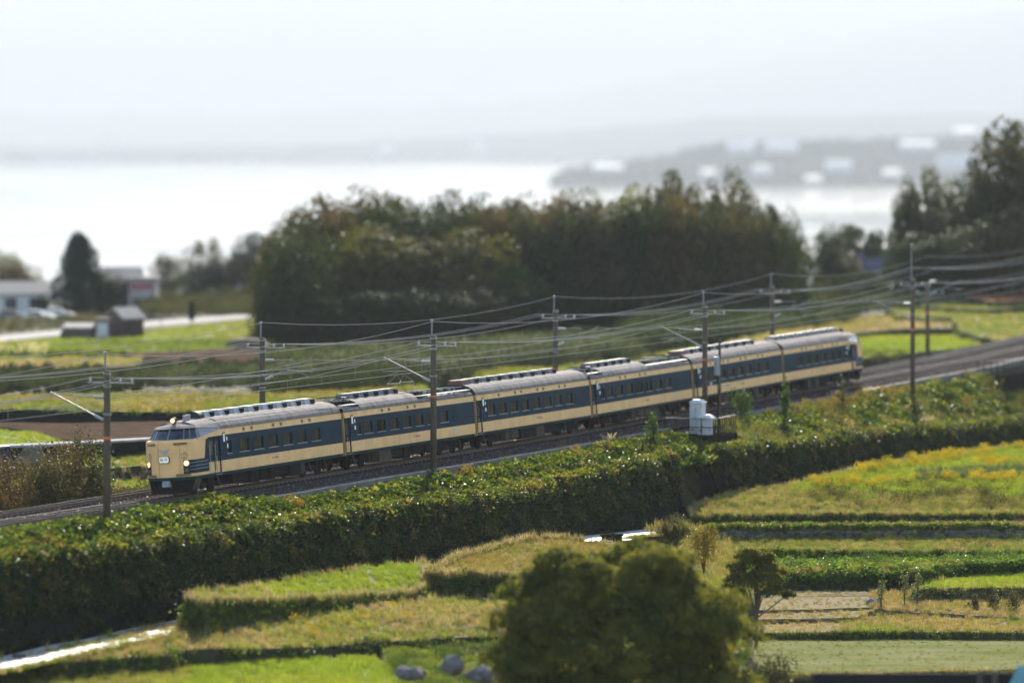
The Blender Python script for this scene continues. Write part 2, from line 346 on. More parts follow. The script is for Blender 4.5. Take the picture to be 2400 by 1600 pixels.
# cable trough of concrete pieces along the embankment edge
tr = empty('cable_trough', T(0, 2.9, -.7)); tag(tr, kind='structure')
TI = tr.matrix_world.inverted(); me0 = None
s = -20.5
while s < 180:
    if not (49.5 < s < 56):
        mb = MB()
        mb.box(s, s + 2.94, 2.72 + R.uniform(-.02, .02), 3.25, -.95, -.33 + R.uniform(-.015, .015), f=lambda a, b, c: T(a, b, c) - tr.location)
        mb.build('concrete_piece', M_conc, tr)
    s += 3.0
# retaining walls at the embankment foot
def ret_wall(s0, s1, d0, label):
    root = empty('retaining_wall', T(s0, d0, ft(s0), False), label, 'wall'); n = int((s1 - s0) / 3)
    for i in range(n):
        a = s0 + (s1 - s0) * i / n; b = s0 + (s1 - s0) * (i + 1) / n - .03; mb = MB(); o = R.uniform(0, .04)
        da, db = hd(a) + d0, hd(b) + d0
        bt = [T(a, da - .4, ft(a) - .8, False), T(b, db - .4, ft(b) - .8, False), T(b, db + .35 + o, ft(b) - .8, False), T(a, da + .35 + o, ft(a) - .8, False)]
        tp = [T(a, da - .4, hz(a) - 1.75, False), T(b, db - .4, hz(b) - 1.75, False), T(b, db + .1 + o, hz(b) - 1.75, False), T(a, da + .1 + o, hz(a) - 1.75, False)]
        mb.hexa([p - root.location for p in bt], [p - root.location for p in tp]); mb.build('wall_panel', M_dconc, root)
    return root
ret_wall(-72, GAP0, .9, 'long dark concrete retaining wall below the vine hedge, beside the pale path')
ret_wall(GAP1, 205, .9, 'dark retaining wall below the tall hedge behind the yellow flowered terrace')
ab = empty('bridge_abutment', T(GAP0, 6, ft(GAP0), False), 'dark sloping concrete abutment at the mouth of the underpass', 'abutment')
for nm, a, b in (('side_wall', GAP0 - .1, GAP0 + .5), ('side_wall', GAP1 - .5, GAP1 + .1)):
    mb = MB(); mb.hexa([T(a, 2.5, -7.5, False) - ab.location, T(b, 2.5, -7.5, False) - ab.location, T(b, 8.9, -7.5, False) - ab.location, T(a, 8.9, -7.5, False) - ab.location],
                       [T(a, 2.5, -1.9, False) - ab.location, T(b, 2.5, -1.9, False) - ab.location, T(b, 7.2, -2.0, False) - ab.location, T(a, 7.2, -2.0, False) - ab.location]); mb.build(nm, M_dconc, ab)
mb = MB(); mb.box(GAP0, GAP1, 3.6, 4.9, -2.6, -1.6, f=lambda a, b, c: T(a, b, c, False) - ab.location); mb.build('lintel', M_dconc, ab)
# pale path at the foot of the wall
mb = MB(); rows = [-72 + 2 * i for i in range(57)]
mb.add([T(s, hd(s) + dd + .15 * math.sin(s * .7 + dd), ft(s) + .04, False) for s in rows for dd in (1.7, 3.2, 4.7)], [(i * 3 + j, i * 3 + j + 1, i * 3 + j + 4, i * 3 + j + 3) for i in range(len(rows) - 1) for j in range(2)])
tag(mb.build('path', M_path, recalc=False), kind='structure')
# ------------------------------------------------------------------ tracks
def rail_mesh(parent, s0, s1, dc, side, hl=None):
    sec = [(-.065, -.165), (.065, -.165), (.065, -.145), (.014, -.12), (.014, -.045), (.034, -.035), (.034, 0), (-.034, 0), (-.034, -.035), (-.014, -.045), (-.014, -.12), (-.065, -.145)]
    n = int((s1 - s0) / 3) + 1; mb = MB(); k = len(sec); V = []
    for i in range(n):
        s = s0 + (s1 - s0) * i / (n - 1)
        V += [TC(s, dc + side * .5675 + a, b + (0 if dc == 0 else (-.09 if s < 60 else -.05 + .1 * min(1, max(0, (s - 60) / 100)))), dc) for a, b in sec]
    for i in range(n - 1):
        for j in range(k):
            mb.add([], []); o = 0
            mb.f.append((i * k + j, i * k + (j + 1) % k, (i + 1) * k + (j + 1) % k, (i + 1) * k + j)); mb.m.append(1 if j in (6,) else 0)
    mb.v = [tuple(p) for p in V]
    return mb.build('rail', [M_rail_side, M_rail_top], parent)
def sleepers(parent, dc, rng, stuff):
    acc = MB(); clips = MB(); dz = 0 if dc == 0 else -.09
    me = None
    for i in range(rng[0], rng[1]):
        s = i * .6
        P = lambda a, b, c: TC(s + a, dc + b, c + dz, dc)
        if stuff: acc.box(-.13, .13, -1.0, 1.0, -.36, -.172, taper=.02, f=P)
        else: MB().box(-.13, .13, -1.0, 1.0, -.36, -.172, taper=.02, f=P).build('sleeper', M_sleeper, parent)
        for q in (-.65, -.48, .48, .65): clips.box(-.06, .06, q - .05, q + .05, -.175, -.12, f=P)
    if stuff: tag(acc.build('sleepers_under_train', M_sleeper, parent), kind='stuff')
    tag(clips.build('rail_clips', M_clip, parent), kind='stuff')
for nm, dc in (('near', 0.0), ('far', -3.9)):
    t = empty('railway_track', (0, 0, 0)); tag(t, kind='structure')
    t['label'] = 'near railway track carrying the train' if dc == 0 else 'far railway track, empty, beyond the train'
    for sd_ in (-1, 1): rail_mesh(t, -70, 205, dc, sd_)
    sleepers(t, dc, (-105, -32), False); sleepers(t, dc, (-32, 165), True); sleepers(t, dc, (165, 300), False) if dc == 0 else sleepers(t, dc, (165, 300), True)
# spare rail lying between the tracks on the left
mb = MB(); mb.tube([T(s, -1.75, -.16) for s in (-60, -50, -44, -40, -36, -30, -24)], .05, 6)
tag(mb.build('spare_rail', M_rail_side), 'rusty spare rail lying on the ballast between the two tracks', 'rail')
# ------------------------------------------------------------------ the train: six carriages, each a thing of its own
M_cream = mat('cream_paint', (.78, .475, .215), rough=.6, spec=.08, var=.1, scale=1.3)
M_blue = mat('blue_paint', (.013, .033, .05), rough=.6, spec=.04, var=.15, scale=1.2)
M_green = mat('green_sill_paint', (.015, .04, .04), rough=.7, spec=.04, var=.2, scale=2)
M_roof = mat('weathered_roof', (.235, .212, .2), rough=.9, spec=.08, col2=(.11, .085, .07), scale=2.6, stretch=(1, .5, .5), f2=.6, bump=.15, bscale=20)
M_roofd = mat('roof_equipment_dark', (.025, .03, .028), rough=.7, spec=.12, var=.3, scale=4)
M_roofg = mat('roof_unit_grey', (.26, .265, .27), rough=.45, var=.12, scale=3)
M_roofd2 = mat('roof_unit_dark_grey', (.13, .135, .13), rough=.6, spec=.2, var=.25, scale=3)
M_greeni = mat('green_insulator', (.03, .1, .075), rough=.25, spec=.6)
M_rusty = mat('rust_brown_cover', (.13, .06, .045), rough=.7, var=.2, scale=4)
M_under = mat('underfloor_dark', (.018, .016, .015), rough=.9, spec=.04, var=.3, scale=4)
M_underb = mat('underfloor_brown_grey', (.075, .06, .045), rough=.9, spec=.05, var=.25, scale=3)
M_glass = mat('window_glass', (.02, .025, .02), rough=.06, spec=.6)
M_cab = mat('windscreen_glass', (.012, .02, .035), rough=.04, spec=.8)
M_curt = mat('window_curtain', (.32, .24, .09), rough=.9, spec=.1, transl=.4)
M_curt2 = mat('pale_curtain', (.5, .45, .36), rough=.9, spec=.1, transl=.4)
M_alum = mat('bright_metal', (.34, .34, .33), rough=.45, metal=.4)
M_wsign = mat('white_plate', (.8, .8, .78), rough=.5)
M_lamp = mat('headlamp_lit', (1, .8, .55), emit=.95, ecol=(1.0, .45, .16))
M_lamp2 = mat('sign_lit', (.8, .82, .7), rough=.5, emit=.08, ecol=(1, 1, .85))
M_brown = mat('brown_grille', (.14, .09, .05), rough=.6)
M_ink = mat('dark_lettering', (.06, .05, .045), rough=.6)
M_bell = mat('gangway_bellows', (.05, .035, .025), rough=.9)
M_corner = mat('orange_cream_end', (.42, .24, .09), rough=.55, var=.2, scale=2)  # duller orange cream for end walls and corner posts
def F(s, d, z): return (s, -d, z)             # carriage axes: s forward, d towards the camera side
SIDE = [(.88, 1.40), (1.06, 1.435), (1.25, 1.45), (1.68, 1.452), (2.02, 1.452), (2.70, 1.452), (3.05, 1.44), (3.40, 1.385)]
def dside(z):
    for (a, b), (c, e) in zip(SIDE, SIDE[1:]):
        if z <= c: return b + (e - b) * (z - a) / (c - a)
    return SIDE[-1][1]
HIGH = [(1.40, 3.40), (1.36, 3.56), (1.22, 3.76), (.98, 3.92), (.65, 4.03), (.3, 4.09), (0, 4.10)]
LOW = [(1.40, 3.40), (1.36, 3.52), (1.28, 3.60), (1.1, 3.63), (.7, 3.64), (.3, 3.65), (0, 3.66)]
def text_mesh(txt, size):
    cu = bpy.data.curves.new('t', 'FONT'); cu.body = txt; cu.size = size; cu.align_x = 'CENTER'; cu.align_y = 'CENTER'; cu.extrude = .002
    o = bpy.data.objects.new('t', cu); COL.objects.link(o); dg = bpy.context.evaluated_depsgraph_get(); dg.update()
    me = bpy.data.meshes.new_from_object(o.evaluated_get(dg)); bpy.data.objects.remove(o); bpy.data.curves.remove(cu); return me
SIDE_ROT = Matrix.Rotation(math.pi / 2, 4, 'X')   # text standing on the camera side wall (reads along +s)
def put_text(parent, txt, size, M, m, name='lettering'):
    me = text_mesh(txt, size); me.materials.clear(); me.materials.append(m)
    o = bpy.data.objects.new(name, me); COL.objects.link(o); o.parent = parent; o.matrix_local = M; return o
WIN = [-6.67, -4.7, -2.78, -.83, 1.13, 3.06, 5.0]
def shells(root, a, b, wins, smalls, doors, skip_top_before=None):
    """both side walls from s=a to s=b, with real window openings; wins/smalls/doors are centres along s"""
    ops = [(c - .64, c + .64, 2.02, 2.70) for c in wins] + [(c - .3, c + .3, 2.02, 2.70) for c in smalls] + [(x0, x1, 1.06, 3.05) for x0, x1 in doors]
    cs = sorted(set([a, b] + [x for o in ops for x in o[:2]])); zs = [z for z, _ in SIDE]
    mb = MB()
    for sd_ in (1, -1):
        for i in range(len(cs) - 1):
            for j in range(len(zs) - 1):
                sm, zm = (cs[i] + cs[i + 1]) / 2, (zs[j] + zs[j + 1]) / 2
                if any(o[0] < sm < o[1] and o[2] < zm < o[3] for o in ops): continue
                if skip_top_before is not None and sm < skip_top_before and zm > 3.05: continue
                mi = 2 if zm < 1.06 else (0 if zm < 1.68 or zm > 3.05 else 1)
                q = [F(cs[i], sd_ * dside(zs[j]), zs[j]), F(cs[i + 1], sd_ * dside(zs[j]), zs[j]), F(cs[i + 1], sd_ * dside(zs[j + 1]), zs[j + 1]), F(cs[i], sd_ * dside(zs[j + 1]), zs[j + 1])]
                mb.add(q if sd_ > 0 else q[::-1], [(0, 1, 2, 3)], mi)
        for o in ops:                             # reveals
            D0 = lambda z: sd_ * dside(z); dep = .09
            for (s0, z0), (s1, z1) in (((o[0], o[2]), (o[1], o[2])), ((o[1], o[2]), (o[1], o[3])), ((o[1], o[3]), (o[0], o[3])), ((o[0], o[3]), (o[0], o[2]))):
                mb.add([F(s0, D0(z0), z0), F(s1, D0(z1), z1), F(s1, D0(z1) - sd_ * dep, z1), F(s0, D0(z0) - sd_ * dep, z0)], [(0, 1, 2, 3)], 1)
    # floor and inner ceiling, end walls
    mb.add([F(a, 1.4, .88), F(b, 1.4, .88), F(b, -1.4, .88), F(a, -1.4, .88)], [(0, 1, 2, 3)], 2)
    for e in (a, b): mb.add([F(e, 1.4, .88), F(e, -1.4, .88), F(e, -1.385, 3.4), F(e, 1.385, 3.4)], [(0, 1, 2, 3)], 3)
    mb.add([F(a, 1.37, 3.36), F(b, 1.37, 3.36), F(b, -1.37, 3.36), F(a, -1.37, 3.36)], [(0, 1, 2, 3)], 2)
    mb.add([F(a + .05, .12, 1.0), F(b - .05, .12, 1.0), F(b - .05, .12, 3.3), F(a + .05, .12, 3.3)], [(0, 1, 2, 3)], 2) if False else None
    mb.build('body_shell', [M_cream, M_blue, M_green, M_corner], root, recalc=False)
ME = {}
def window(root, c, hw, sd_, rnd, frosted=False):
    w_ = MB(); d = dside(2.3)
    w_.box(c - hw, c + hw, 0, .02, 2.02, 2.70, f=lambda x, y, z: F(x, sd_ * (d - .06 - y), z)); o = w_.build('window', M_glass, root)
    fr = MB(); t = .025
    for x0, x1, z0, z1 in ((c - hw - t, c + hw + t, 2.70, 2.735), (c - hw - t, c - hw, 2.02, 2.70), (c + hw, c + hw + t, 2.02, 2.70)):
        fr.box(x0, x1, 0, .016, z0, z1, f=lambda x, y, z: F(x, sd_ * (d + y), z))
    fr.build('frame', M_blue, o)
    sl = MB().box(c - hw - .02, c + hw + .02, 0, .05, 1.985, 2.018, f=lambda x, y, z: F(x, sd_ * (d - .015 + y), z)); sl.build('sill', M_alum, o)
    return o
M_glass2 = bpy.data.materials.new('carriage_window_glass'); M_glass2.use_nodes = True
_n = M_glass2.node_tree; _b = _n.nodes['Principled BSDF']; _t = _n.nodes.new('ShaderNodeBsdfTransparent'); _t.inputs[0].default_value = (.62, .62, .5, 1); _x = _n.nodes.new('ShaderNodeMixShader')
_b.inputs['Base Color'].default_value = (.02, .025, .02, 1); _b.inputs['Roughness'].default_value = .07
_x.inputs[0].default_value = .42; _n.links.new(_t.outputs[0], _x.inputs[1]); _n.links.new(_b.outputs[0], _x.inputs[2]); _n.links.new(_x.outputs[0], _n.nodes['Material Output'].inputs['Surface'])
M_glass = M_glass2
def curtains(root, wins, smalls, rnd):
    for sd_ in (1, -1):
        for c, hw in [(c, .64) for c in wins] + [(c, .3) for c in smalls]:
            mb = MB(); k = rnd.random(); z0 = 2.02
            if k > .84: continue
            for (x0, x1) in ((c - hw, c - hw + hw * rnd.uniform(.25, .9)), (c + hw - hw * rnd.uniform(.25, .8), c + hw)):
                n = 7; V = []
                for i in range(n):
                    x = x0 + (x1 - x0) * i / (n - 1); dd = 1.30 + (.035 if i % 2 else 0)
                    V += [F(x, sd_ * dd, 1.98), F(x, sd_ * dd, 2.75)]
                mb.add(V, [(2 * i, 2 * i + 2, 2 * i + 3, 2 * i + 1) for i in range(n - 1)])
            mb.build('curtain', M_curt if k < .45 else M_curt2, root, recalc=False)
def roof(root, segs):
    """segs: (s0, s1, 'H'|'L')"""
    mb = MB(); ds = MB()
    for a, b, k in segs:
        pr = HIGH if k == 'H' else LOW; full = [(d, z) for d, z in pr] + [(-d, z) for d, z in pr[::-1][1:]]
        n = max(2, int((b - a) / 1.3)); N = len(full); V = []
        for i in range(n + 1):
            s = a + (b - a) * i / n
            V += [F(s, d, z) for d, z in full]
        mb.add(V, [(i * N + j, i * N + j + 1, (i + 1) * N + j + 1, (i + 1) * N + j) for i in range(n) for j in range(N - 1)], 0)
        if k == 'H':
            for e in (a, b): mb.add([F(e, d, z) for d, z in full], [tuple(range(N))], 1)
    o = mb.build('roof', [M_roof, M_roofd], root, smooth=False); g = MB()
    for sd_ in (1, -1): g.tube([F(segs[0][0], sd_ * 1.42, 3.41), F(segs[-1][1], sd_ * 1.42, 3.41)], .022, 5)
    g.build('gutter', M_roofd, o); return o
def ac_units(root, pos, m, kind='unit'):
    for i, c in enumerate(pos):
        mb = MB(); mb.box(c - .66, c + .66, -.5, .5, 4.04, 4.36, taper=.13); mb.box(c + .60, c + 1.0, -.36, .36, 4.04, 4.22)
        o = mb.build('cooling_unit', m, root)
        lv = MB().box(c + .12, c + .56, -.52, -.40, 4.07, 4.31, taper=.0); lv.build('grille', M_black, o)
        ln = MB().box(c - .5, c + .5, -.33, .33, 4.362, 4.376); ln.build('lid', m, o)
def bogie(root, c, sgn=1):
    mb = MB()
    for sd_ in (1, -1):
        mb.box(c - 1.65, c + 1.65, sd_ * 1.0 - .07, sd_ * 1.0 + .07, .42, .62); mb.box(c - .35, c + .35, sd_ * 1.02 - .1, sd_ * 1.02 + .1, .5, .86)
        for q in (-1.05, 1.05): mb.box(c + q - .2, c + q + .2, sd_ * 1.05 - .1, sd_ * 1.05 + .1, .3, .6)
    mb.box(c - .25, c + .25, -1, 1, .45, .85); o = mb.build('bogie', M_under, root)
    st = MB()
    for q in (-1.45, .75): st.tube([F(c + q, 1.14, .95), F(c + q + .1, 1.16, .75), F(c + q + .3, 1.16, .32)], .05, 5)
    st.each('brake_pipe', M_underb, o)
    for q in (-1.05, 1.05):
        for sd_ in (1, -1): MB().disc(F(c + q, sd_ * .57, .43), (0, 1, 0), .43, .12, 20).build('wheel', M_under, o)
def underfloor(root, rnd, a=-4.9, b=4.9):
    s = a
    while s < b - .5:
        L = rnd.choice([.5, .7, .9, 1.3, 1.8]); h = rnd.uniform(.42, .68); dd = rnd.uniform(1.15, 1.33)
        m = rnd.choice([M_under, M_under, M_underb])
        mb = MB(); mb.box(s, min(s + L, b), -dd, dd, .86 - h, .86, taper=.02)
        if rnd.random() < .4: mb.box(s + .1, s + L - .1, -dd - .03, -dd, .9 - h, .8)
        mb.build('equipment_box', m, root); s += L + rnd.uniform(.05, .35)
def ends(root, which):
    for e in which:
        sg = 1 if e > 0 else -1; mb = MB(); x0, x1 = sorted((e, e + sg * .24))
        mb.box(x0, x1, -.55, .55, 1.1, 3.15); mb.build('gangway', M_bell, root)
        cp = MB(); x0, x1 = sorted((e, e + sg * .16)); cp.box(x0, x1, -.12, .12, .72, .98); cp.build('coupler', M_under, root)
        ps = MB(); x0, x1 = sorted((e + sg * .003, e + sg * .09))
        for sd_ in (1, -1): ps.box(x0, x1, sd_ * 1.30 - .1, sd_ * 1.30 + .1, .9, 3.38)
        ps.each('corner_post', M_corner, root)
def doorleaf(root, x0, x1, name='door', m=None):
    for sd_ in (1, -1):
        d = 1.44 - .085; mb = MB(); Q = lambda x, y, z: F(x, sd_ * (d - y), z)
        xm = (x0 + x1) / 2
        [mb.box(a_, b_, 0, .04, 1.06, 3.05, 0, f=Q) for a_, b_ in ((x0, xm - .01), (xm + .01, x1))]
        o = mb.each(name, M_blue, root)[0]
        lp = MB(); [lp.box(a_, b_, -.004, -.0005, 1.07, 1.68, 0, f=Q) for a_, b_ in ((x0 + .005, xm - .012), (xm + .012, x1 - .005))]; lp.each('lower_panel', M_cream, o)
        pn = MB(); pn.box(x0 + .06, xm - .06, -.012, .0, 2.05, 2.75, f=Q); pn.box(xm + .06, x1 - .06, -.012, 0, 2.05, 2.75, f=Q); pn.each('pane', M_cab, o)
        h = MB(); h.box(xm - .05, xm - .02, -.05, -.0, 1.75, 1.95, f=Q); h.build('handle', M_alum, o)
        st = MB(); st.box(x0, x1, -.12, .0, .95, .99, f=Q); st.build('doorstep', M_steel, root)
def plates(root, s0, left=True):
    for sd_ in (1, -1):
        d = 1.452; Q = lambda x, y, z: F(x, sd_ * (d - y), z)
        b = MB(); b.box(s0 - .2, s0 + .1, -.02, .0, 2.62, 3.18, f=Q); o = b.build('destination_board', M_roofd, root)
        MB().box(s0 - .16, s0 + .06, -.026, -.021, 2.68, 3.12, f=Q).build('board_face', M_wsign, o)
        for z0, z1, a0, a1 in ((2.72, 2.92, .28, .40), (2.32, 2.54, .28, .46)): MB().box(s0 + a0, s0 + a1, -.012, 0, z0, z1, f=Q).build('number_plate', M_wsign, root)
def vents(root, pos):
    for p in pos:
        for sd_ in (1, -1):
            d = 1.42; mb = MB(); mb.box(p - .13, p + .13, -.012, .03, 3.13, 3.31, f=lambda x, y, z: F(x, sd_ * (d - y), z)); mb.build('berth_window', M_brown, root)
def insulators(mb, pts):
    for s, d, z in pts:
        mb.tube([F(s, d, z), F(s, d, z + .28)], .07, 8); mb.tube([F(s, d, z + .08), F(s, d, z + .12)], .11, 8); mb.tube([F(s, d, z + .2), F(s, d, z + .24)], .11, 8)
def roof_well(root, a, b, rnd, panto=0., side_walk=True):
    """equipment standing on a lowered stretch of roof; panto = height of the pantograph head above rail, 0 for none"""
    g = MB()
    for _ in range(int((b - a) * 2.2)): insulators(g, [(rnd.uniform(a + .2, b - .2), rnd.uniform(-1, 1), 3.65)])
    tag(g.build('roof_insulators', M_greeni, root), kind='stuff')
    e = MB()
    for k in range(int((b - a) * .8)):
        s = rnd.uniform(a + .4, b - .5); d = rnd.uniform(-.8, .8); e.box(s - .28, s + .28, -d - .25, -d + .25, 3.64, 3.64 + rnd.uniform(.2, .42), taper=.04)
    e.each('roof_switchgear', M_roofd, root)
    p = MB()
    for k in range(4): p.tube([F(a + .2, -.8 + .5 * k, 4.0 + .03 * k), F(b - .2, -.75 + .5 * k, 3.98)], .025, 5)
    p.each('roof_conduit', M_steel, root)
    if side_walk:
        for sd_ in (1, -1):
            mb = MB(); mb.box(a + .1, b - .05, -sd_ * 1.12 - .16, -sd_ * 1.12 + .16, 3.74, 3.79); mb.build('walkway', M_roofg, root)
    if panto:
        c = (a + b) / 2; H = panto; q = MB(); b0 = 3.95
        q.box(c - .9, c + .9, -.62, -.56, b0, b0 + .07); q.box(c - .9, c + .9, .56, .62, b0, b0 + .07)
        for s in (-.9, .9): q.box(c + s - .03, c + s + .03, -.62, .62, b0, b0 + .07)
        insulators(q, [(c - .8, .59, 3.65), (c + .8, .59, 3.65), (c - .8, -.59, 3.65), (c + .8, -.59, 3.65)])
        o = q.build('pantograph', M_roofd, root); r = MB(); hm_ = (H - b0) / 2
        k = 1.55 if hm_ < .3 else 1.15
        for d in (.5, -.5):
            for sg in (-1, 1):
                r.tube([F(c + sg * .25, d, b0 + .08), F(c + sg * k, d * .8, b0 + .08 + hm_), F(c + sg * .12, d * .5, H - .05)], .024, 5)
        for sg in (-1, 1): r.tube([F(c + sg * k, .4, b0 + .08 + hm_), F(c + sg * k, -.4, b0 + .08 + hm_)], .02, 5)
        r.each('arm', M_steel, o)
        hd_ = MB()
        for sg in (-.16, .16): hd_.tube([F(c + sg, d, H - (.22 if abs(d) > .85 else .0) - (.06 if abs(d) > .6 else 0)) for d in (-1.0, -.75, -.45, 0, .45, .75, 1.0)], .028, 6)
        hd_.each('contact_head', M_black, o)
def car_matrix(sc_, flip=False):
    a, b = TC(sc_ - 7, 0, 0), TC(sc_ + 7, 0, 0); x = (b - a).normalized(); c = cant(sc_)
    n = Vector((CT, -ST, 0)); n = (n + Vector((0, 0, 1)) * c).normalized(); y = -n; y = (y - x * y.dot(x)).normalized(); z = x.cross(y)
    if flip: x, y = -x, -y
    M = Matrix((x, y, z)).transposed().to_4x4(); M.translation = (a + b) / 2; return M
def stain(root):                                   # rust runs beside the doors
    pass
def cab(root):
    """driver's end at s=-10.55 (nose), outline built as a loft"""
    TIP = -10.55
    dl = [0, .12, .3, .5, .7, .85, .95, 1.06, 1.16, 1.25, 1.32, 1.38, 1.42, 1.45]
    def plan(z, d): return TIP + .03 * max(0, 1.3 - z) + .80 * (abs(d) / 1.45) ** 2.3 + (0.10 * max(0, (z - 2.9) / .12) ** 2 if z > 2.9 else 0)
    zl = [.88, 1.06, 1.22, 1.45, 1.70, 1.95, 2.4, 2.75, 2.9, 2.97, 3.02]
    path = [('f', d) for d in dl] + [('s', s) for s in (-9.4, -9.0, -8.6, -8.05)]
    mb = MB()
    for sd_ in (1, -1):
        V = []
        for z in zl:
            for k, q in path:
                w_ = min(1.45, dside(z)) / 1.45
                if k == 'f': V.append(F(plan(z, q), sd_ * q * w_, z))
                else: V.append(F(q, sd_ * 1.45 * w_, z))
        N = len(path)
        for j in range(len(zl) - 1):
            for i in range(N - 1):
                zm = (zl[j] + zl[j + 1]) / 2; k, q = path[i]
                mi = 0
                if zm < 1.06: mi = 2
                elif 1.22 < zm < 1.95 and ((k == 'f' and q >= .95) or (k == 's')):
                    mi = 1
                elif k == 's' and q >= -8.61 and zm > 1.68 and zm < 2.97: mi = 0
                o = len(mb.v); f = (j * N + i, j * N + i + 1, (j + 1) * N + i + 1, (j + 1) * N + i)
                mb.f.append(tuple((x + (0 if sd_ == 1 else len(zl) * N)) for x in (f if sd_ == 1 else f[::-1]))); mb.m.append(mi)
        mb.v += V
    body = mb.build('cab_shell', [M_cream, M_blue, M_green, M_corner], root, smooth=False, recalc=False)
    # rings: nose top, screen base, screen top, cab roof
    ts = [i / 10 for i in range(-10, 11)]
    def ring(s0, a, w_, z, p, side):
        f = [(s0 + a * abs(t) ** p, w_ * t, z) for t in ts]
        return [x for x in [(s, -d, zz_) for s, d, zz_ in side[::-1]]] + f + list(side)
    ss_ = [-8.9, -8.05, -7.2, -6.2]
    def sides(d0, z0, s0, d1, z1): return [(s, d0 + (d1 - d0) * (s - s0) / (-6.2 - s0), z0 + (z1 - z0) * (s - s0) / (-6.2 - s0)) for s in ss_]
    N0 = ring(TIP + .1, .78, 1.45, 3.02, 2.3, [(s, 1.452, 3.02 + .03 * (i / 3)) for i, s in enumerate(ss_)])
    B = ring(TIP + .50, .75, 1.40, 3.05, 2.3, sides(1.44, 3.08, -9.2, 1.425, 3.39))
    Tt = ring(TIP + .92, .62, 1.20, 3.60, 2.3, sides(1.24, 3.60, -8.95, 1.40, 3.43))
    V1 = ring(TIP + .80, .62, 1.25, 3.615, 2.3, sides(1.28, 3.615, -8.95, 1.42, 3.445))
    R1 = ring(TIP + 1.05, .6, 1.12, 3.74, 2.2, sides(1.14, 3.74, -8.9, 1.22, 3.76))
    R2 = ring(TIP + 1.5, .5, .72, 3.89, 2.0, sides(.74, 3.89, -8.9, .7, 4.0))
    R3 = ring(TIP + 2.0, .0, .02, 3.95, 2.0, [(s, .02, 3.95 + .15 * (s + 8.9) / 2.7) for s in ss_])
    n = len(B)
    def loft(a, b, mats, name, par, i0=0, i1=None, sm=False):
        m_ = MB(); A = a[i0:i1]; Bb = b[i0:i1]; k = len(A)
        m_.add([F(*p) for p in A] + [F(*p) for p in Bb], [(i, i + 1, k + i + 1, k + i) for i in range(k - 1)]); return m_.build(name, mats, par, smooth=sm, recalc=False)
    loft(N0, B, M_cream, 'nose_ledge', root)
    o = loft(Tt, V1, M_roofd, 'visor', root)
    m_ = MB(); k = n
    for a, b in ((V1, R1), (R1, R2), (R2, R3)):
        m_.add([F(*p) for p in a] + [F(*p) for p in b], [(i, i + 1, k + i + 1, k + i) for i in range(k - 1)])
    m_.build('cab_roof', M_roof, root, recalc=False)
    # panes between the pillars (indices along the ring)
    cuts = [0, 4, 6, 14 - 0, 22 - 2 + 2, n - 5, n - 1]
    mid = n // 2
    cuts = [0, 4, 8, mid, n - 9, n - 5, n - 1]
    for a, b in zip(cuts, cuts[1:]):
        loft(B, Tt, M_cab, 'windscreen' if abs((a + b) / 2 - mid) < 7 else 'side_window', root, a, b + 1)
    pl = MB()
    for i in cuts[1:-1] + [6, n - 7]:
        p, q = Vector(F(*B[i])), Vector(F(*Tt[i])); out = Vector((-.012, 0, .004)) if abs(i - mid) < 6 else Vector((-.004, .012 if p.y > 0 else -.012, 0))
        pl.tube([p + out, q + out], .045 if i in (mid, 4, n - 5) else .03, 6)
    pl.each('pillar', M_steel, root)
    wp = MB()
    for d in (-.55, .55): wp.tube([F(TIP + .5, d, 3.07), F(TIP + .72, d + .18, 3.38)], .012, 4)
    wp.each('wiper', M_black, root)
    gl = MB()                                        # interior bulkhead so the cab is not hollow
    gl.add([F(-8.4, 1.2, 3.0), F(-8.4, -1.2, 3.0), F(-8.4, -1.0, 3.7), F(-8.4, 1.0, 3.7)], [(0, 1, 2, 3)]); gl.build('cab_bulkhead', M_under, root)
    # slanted rear edge and pale lines on the blue side flash
    ln = MB()
    for z in (1.42, 1.60, 1.78):
        for sd_ in (1, -1):
            pts = [F(plan(z, d) - .012, sd_ * d * 1.005, z) for d in (1.22, 1.3, 1.38, 1.43)] + [F(s, sd_ * 1.462, z + .02) for s in (-9.6, -9.2, -8.7, -8.12)]
            ln.tube(pts, .014, 4)
    ln.each('side_trim_line', M_alum, root)
    fl = MB()
    for sd_ in (1, -1):
        fl.add([F(-8.62, sd_ * 1.458, 1.22), F(-8.5, sd_ * 1.458, 1.22), F(-8.3, sd_ * 1.458, 2.97), F(-8.62, sd_ * 1.458, 2.0)], [(0, 1, 2, 3)], 0) if False else None
    # head and tail lamps
    for sd_ in (1, -1):
        s0 = plan(1.8, 1.06)
        ax = Vector((-1, -sd_ * .85, 0)).normalized()
        p = Vector(F(s0, sd_ * 1.08, 1.78)); o = MB().disc(p - Vector((.0, 0, 0)), ax, .17, .09, 18).build('headlight', M_steel, root); MB().disc(p + ax * .05, ax, .135, .03, 18).build('lens', M_lamp, o)
        p = Vector(F(s0 + .02, sd_ * 1.08, 1.40)); o = MB().disc(p, ax, .15, .07, 18).build('tail_lamp', M_roofd, root); MB().disc(p + ax * .04, ax, .11, .02, 18).build('lens', M_brown, o)
        # lifting ring outline above the lamp
        rg = MB(); c0 = Vector(F(plan(2.22, 1.0) - .02, sd_ * 1.02, 2.20)); tx = Vector((.62 * sd_, -.78 * 1, 0)) if sd_ > 0 else Vector((.62, .78, 0))
        tx = Vector((.45, -sd_ * .89, 0)); pts = [c0 + (tx * math.cos(a) + Vector((0, 0, 1)) * math.sin(a)) * .16 for a in [6.2832 * i / 16 for i in range(17)]]
        rg.tube(pts, .012, 4); rg.tube([c0 + Vector((0, 0, .16)), c0 - Vector((0, 0, .22))], .01, 4); rg.build('hatch_ring', M_brown, root)
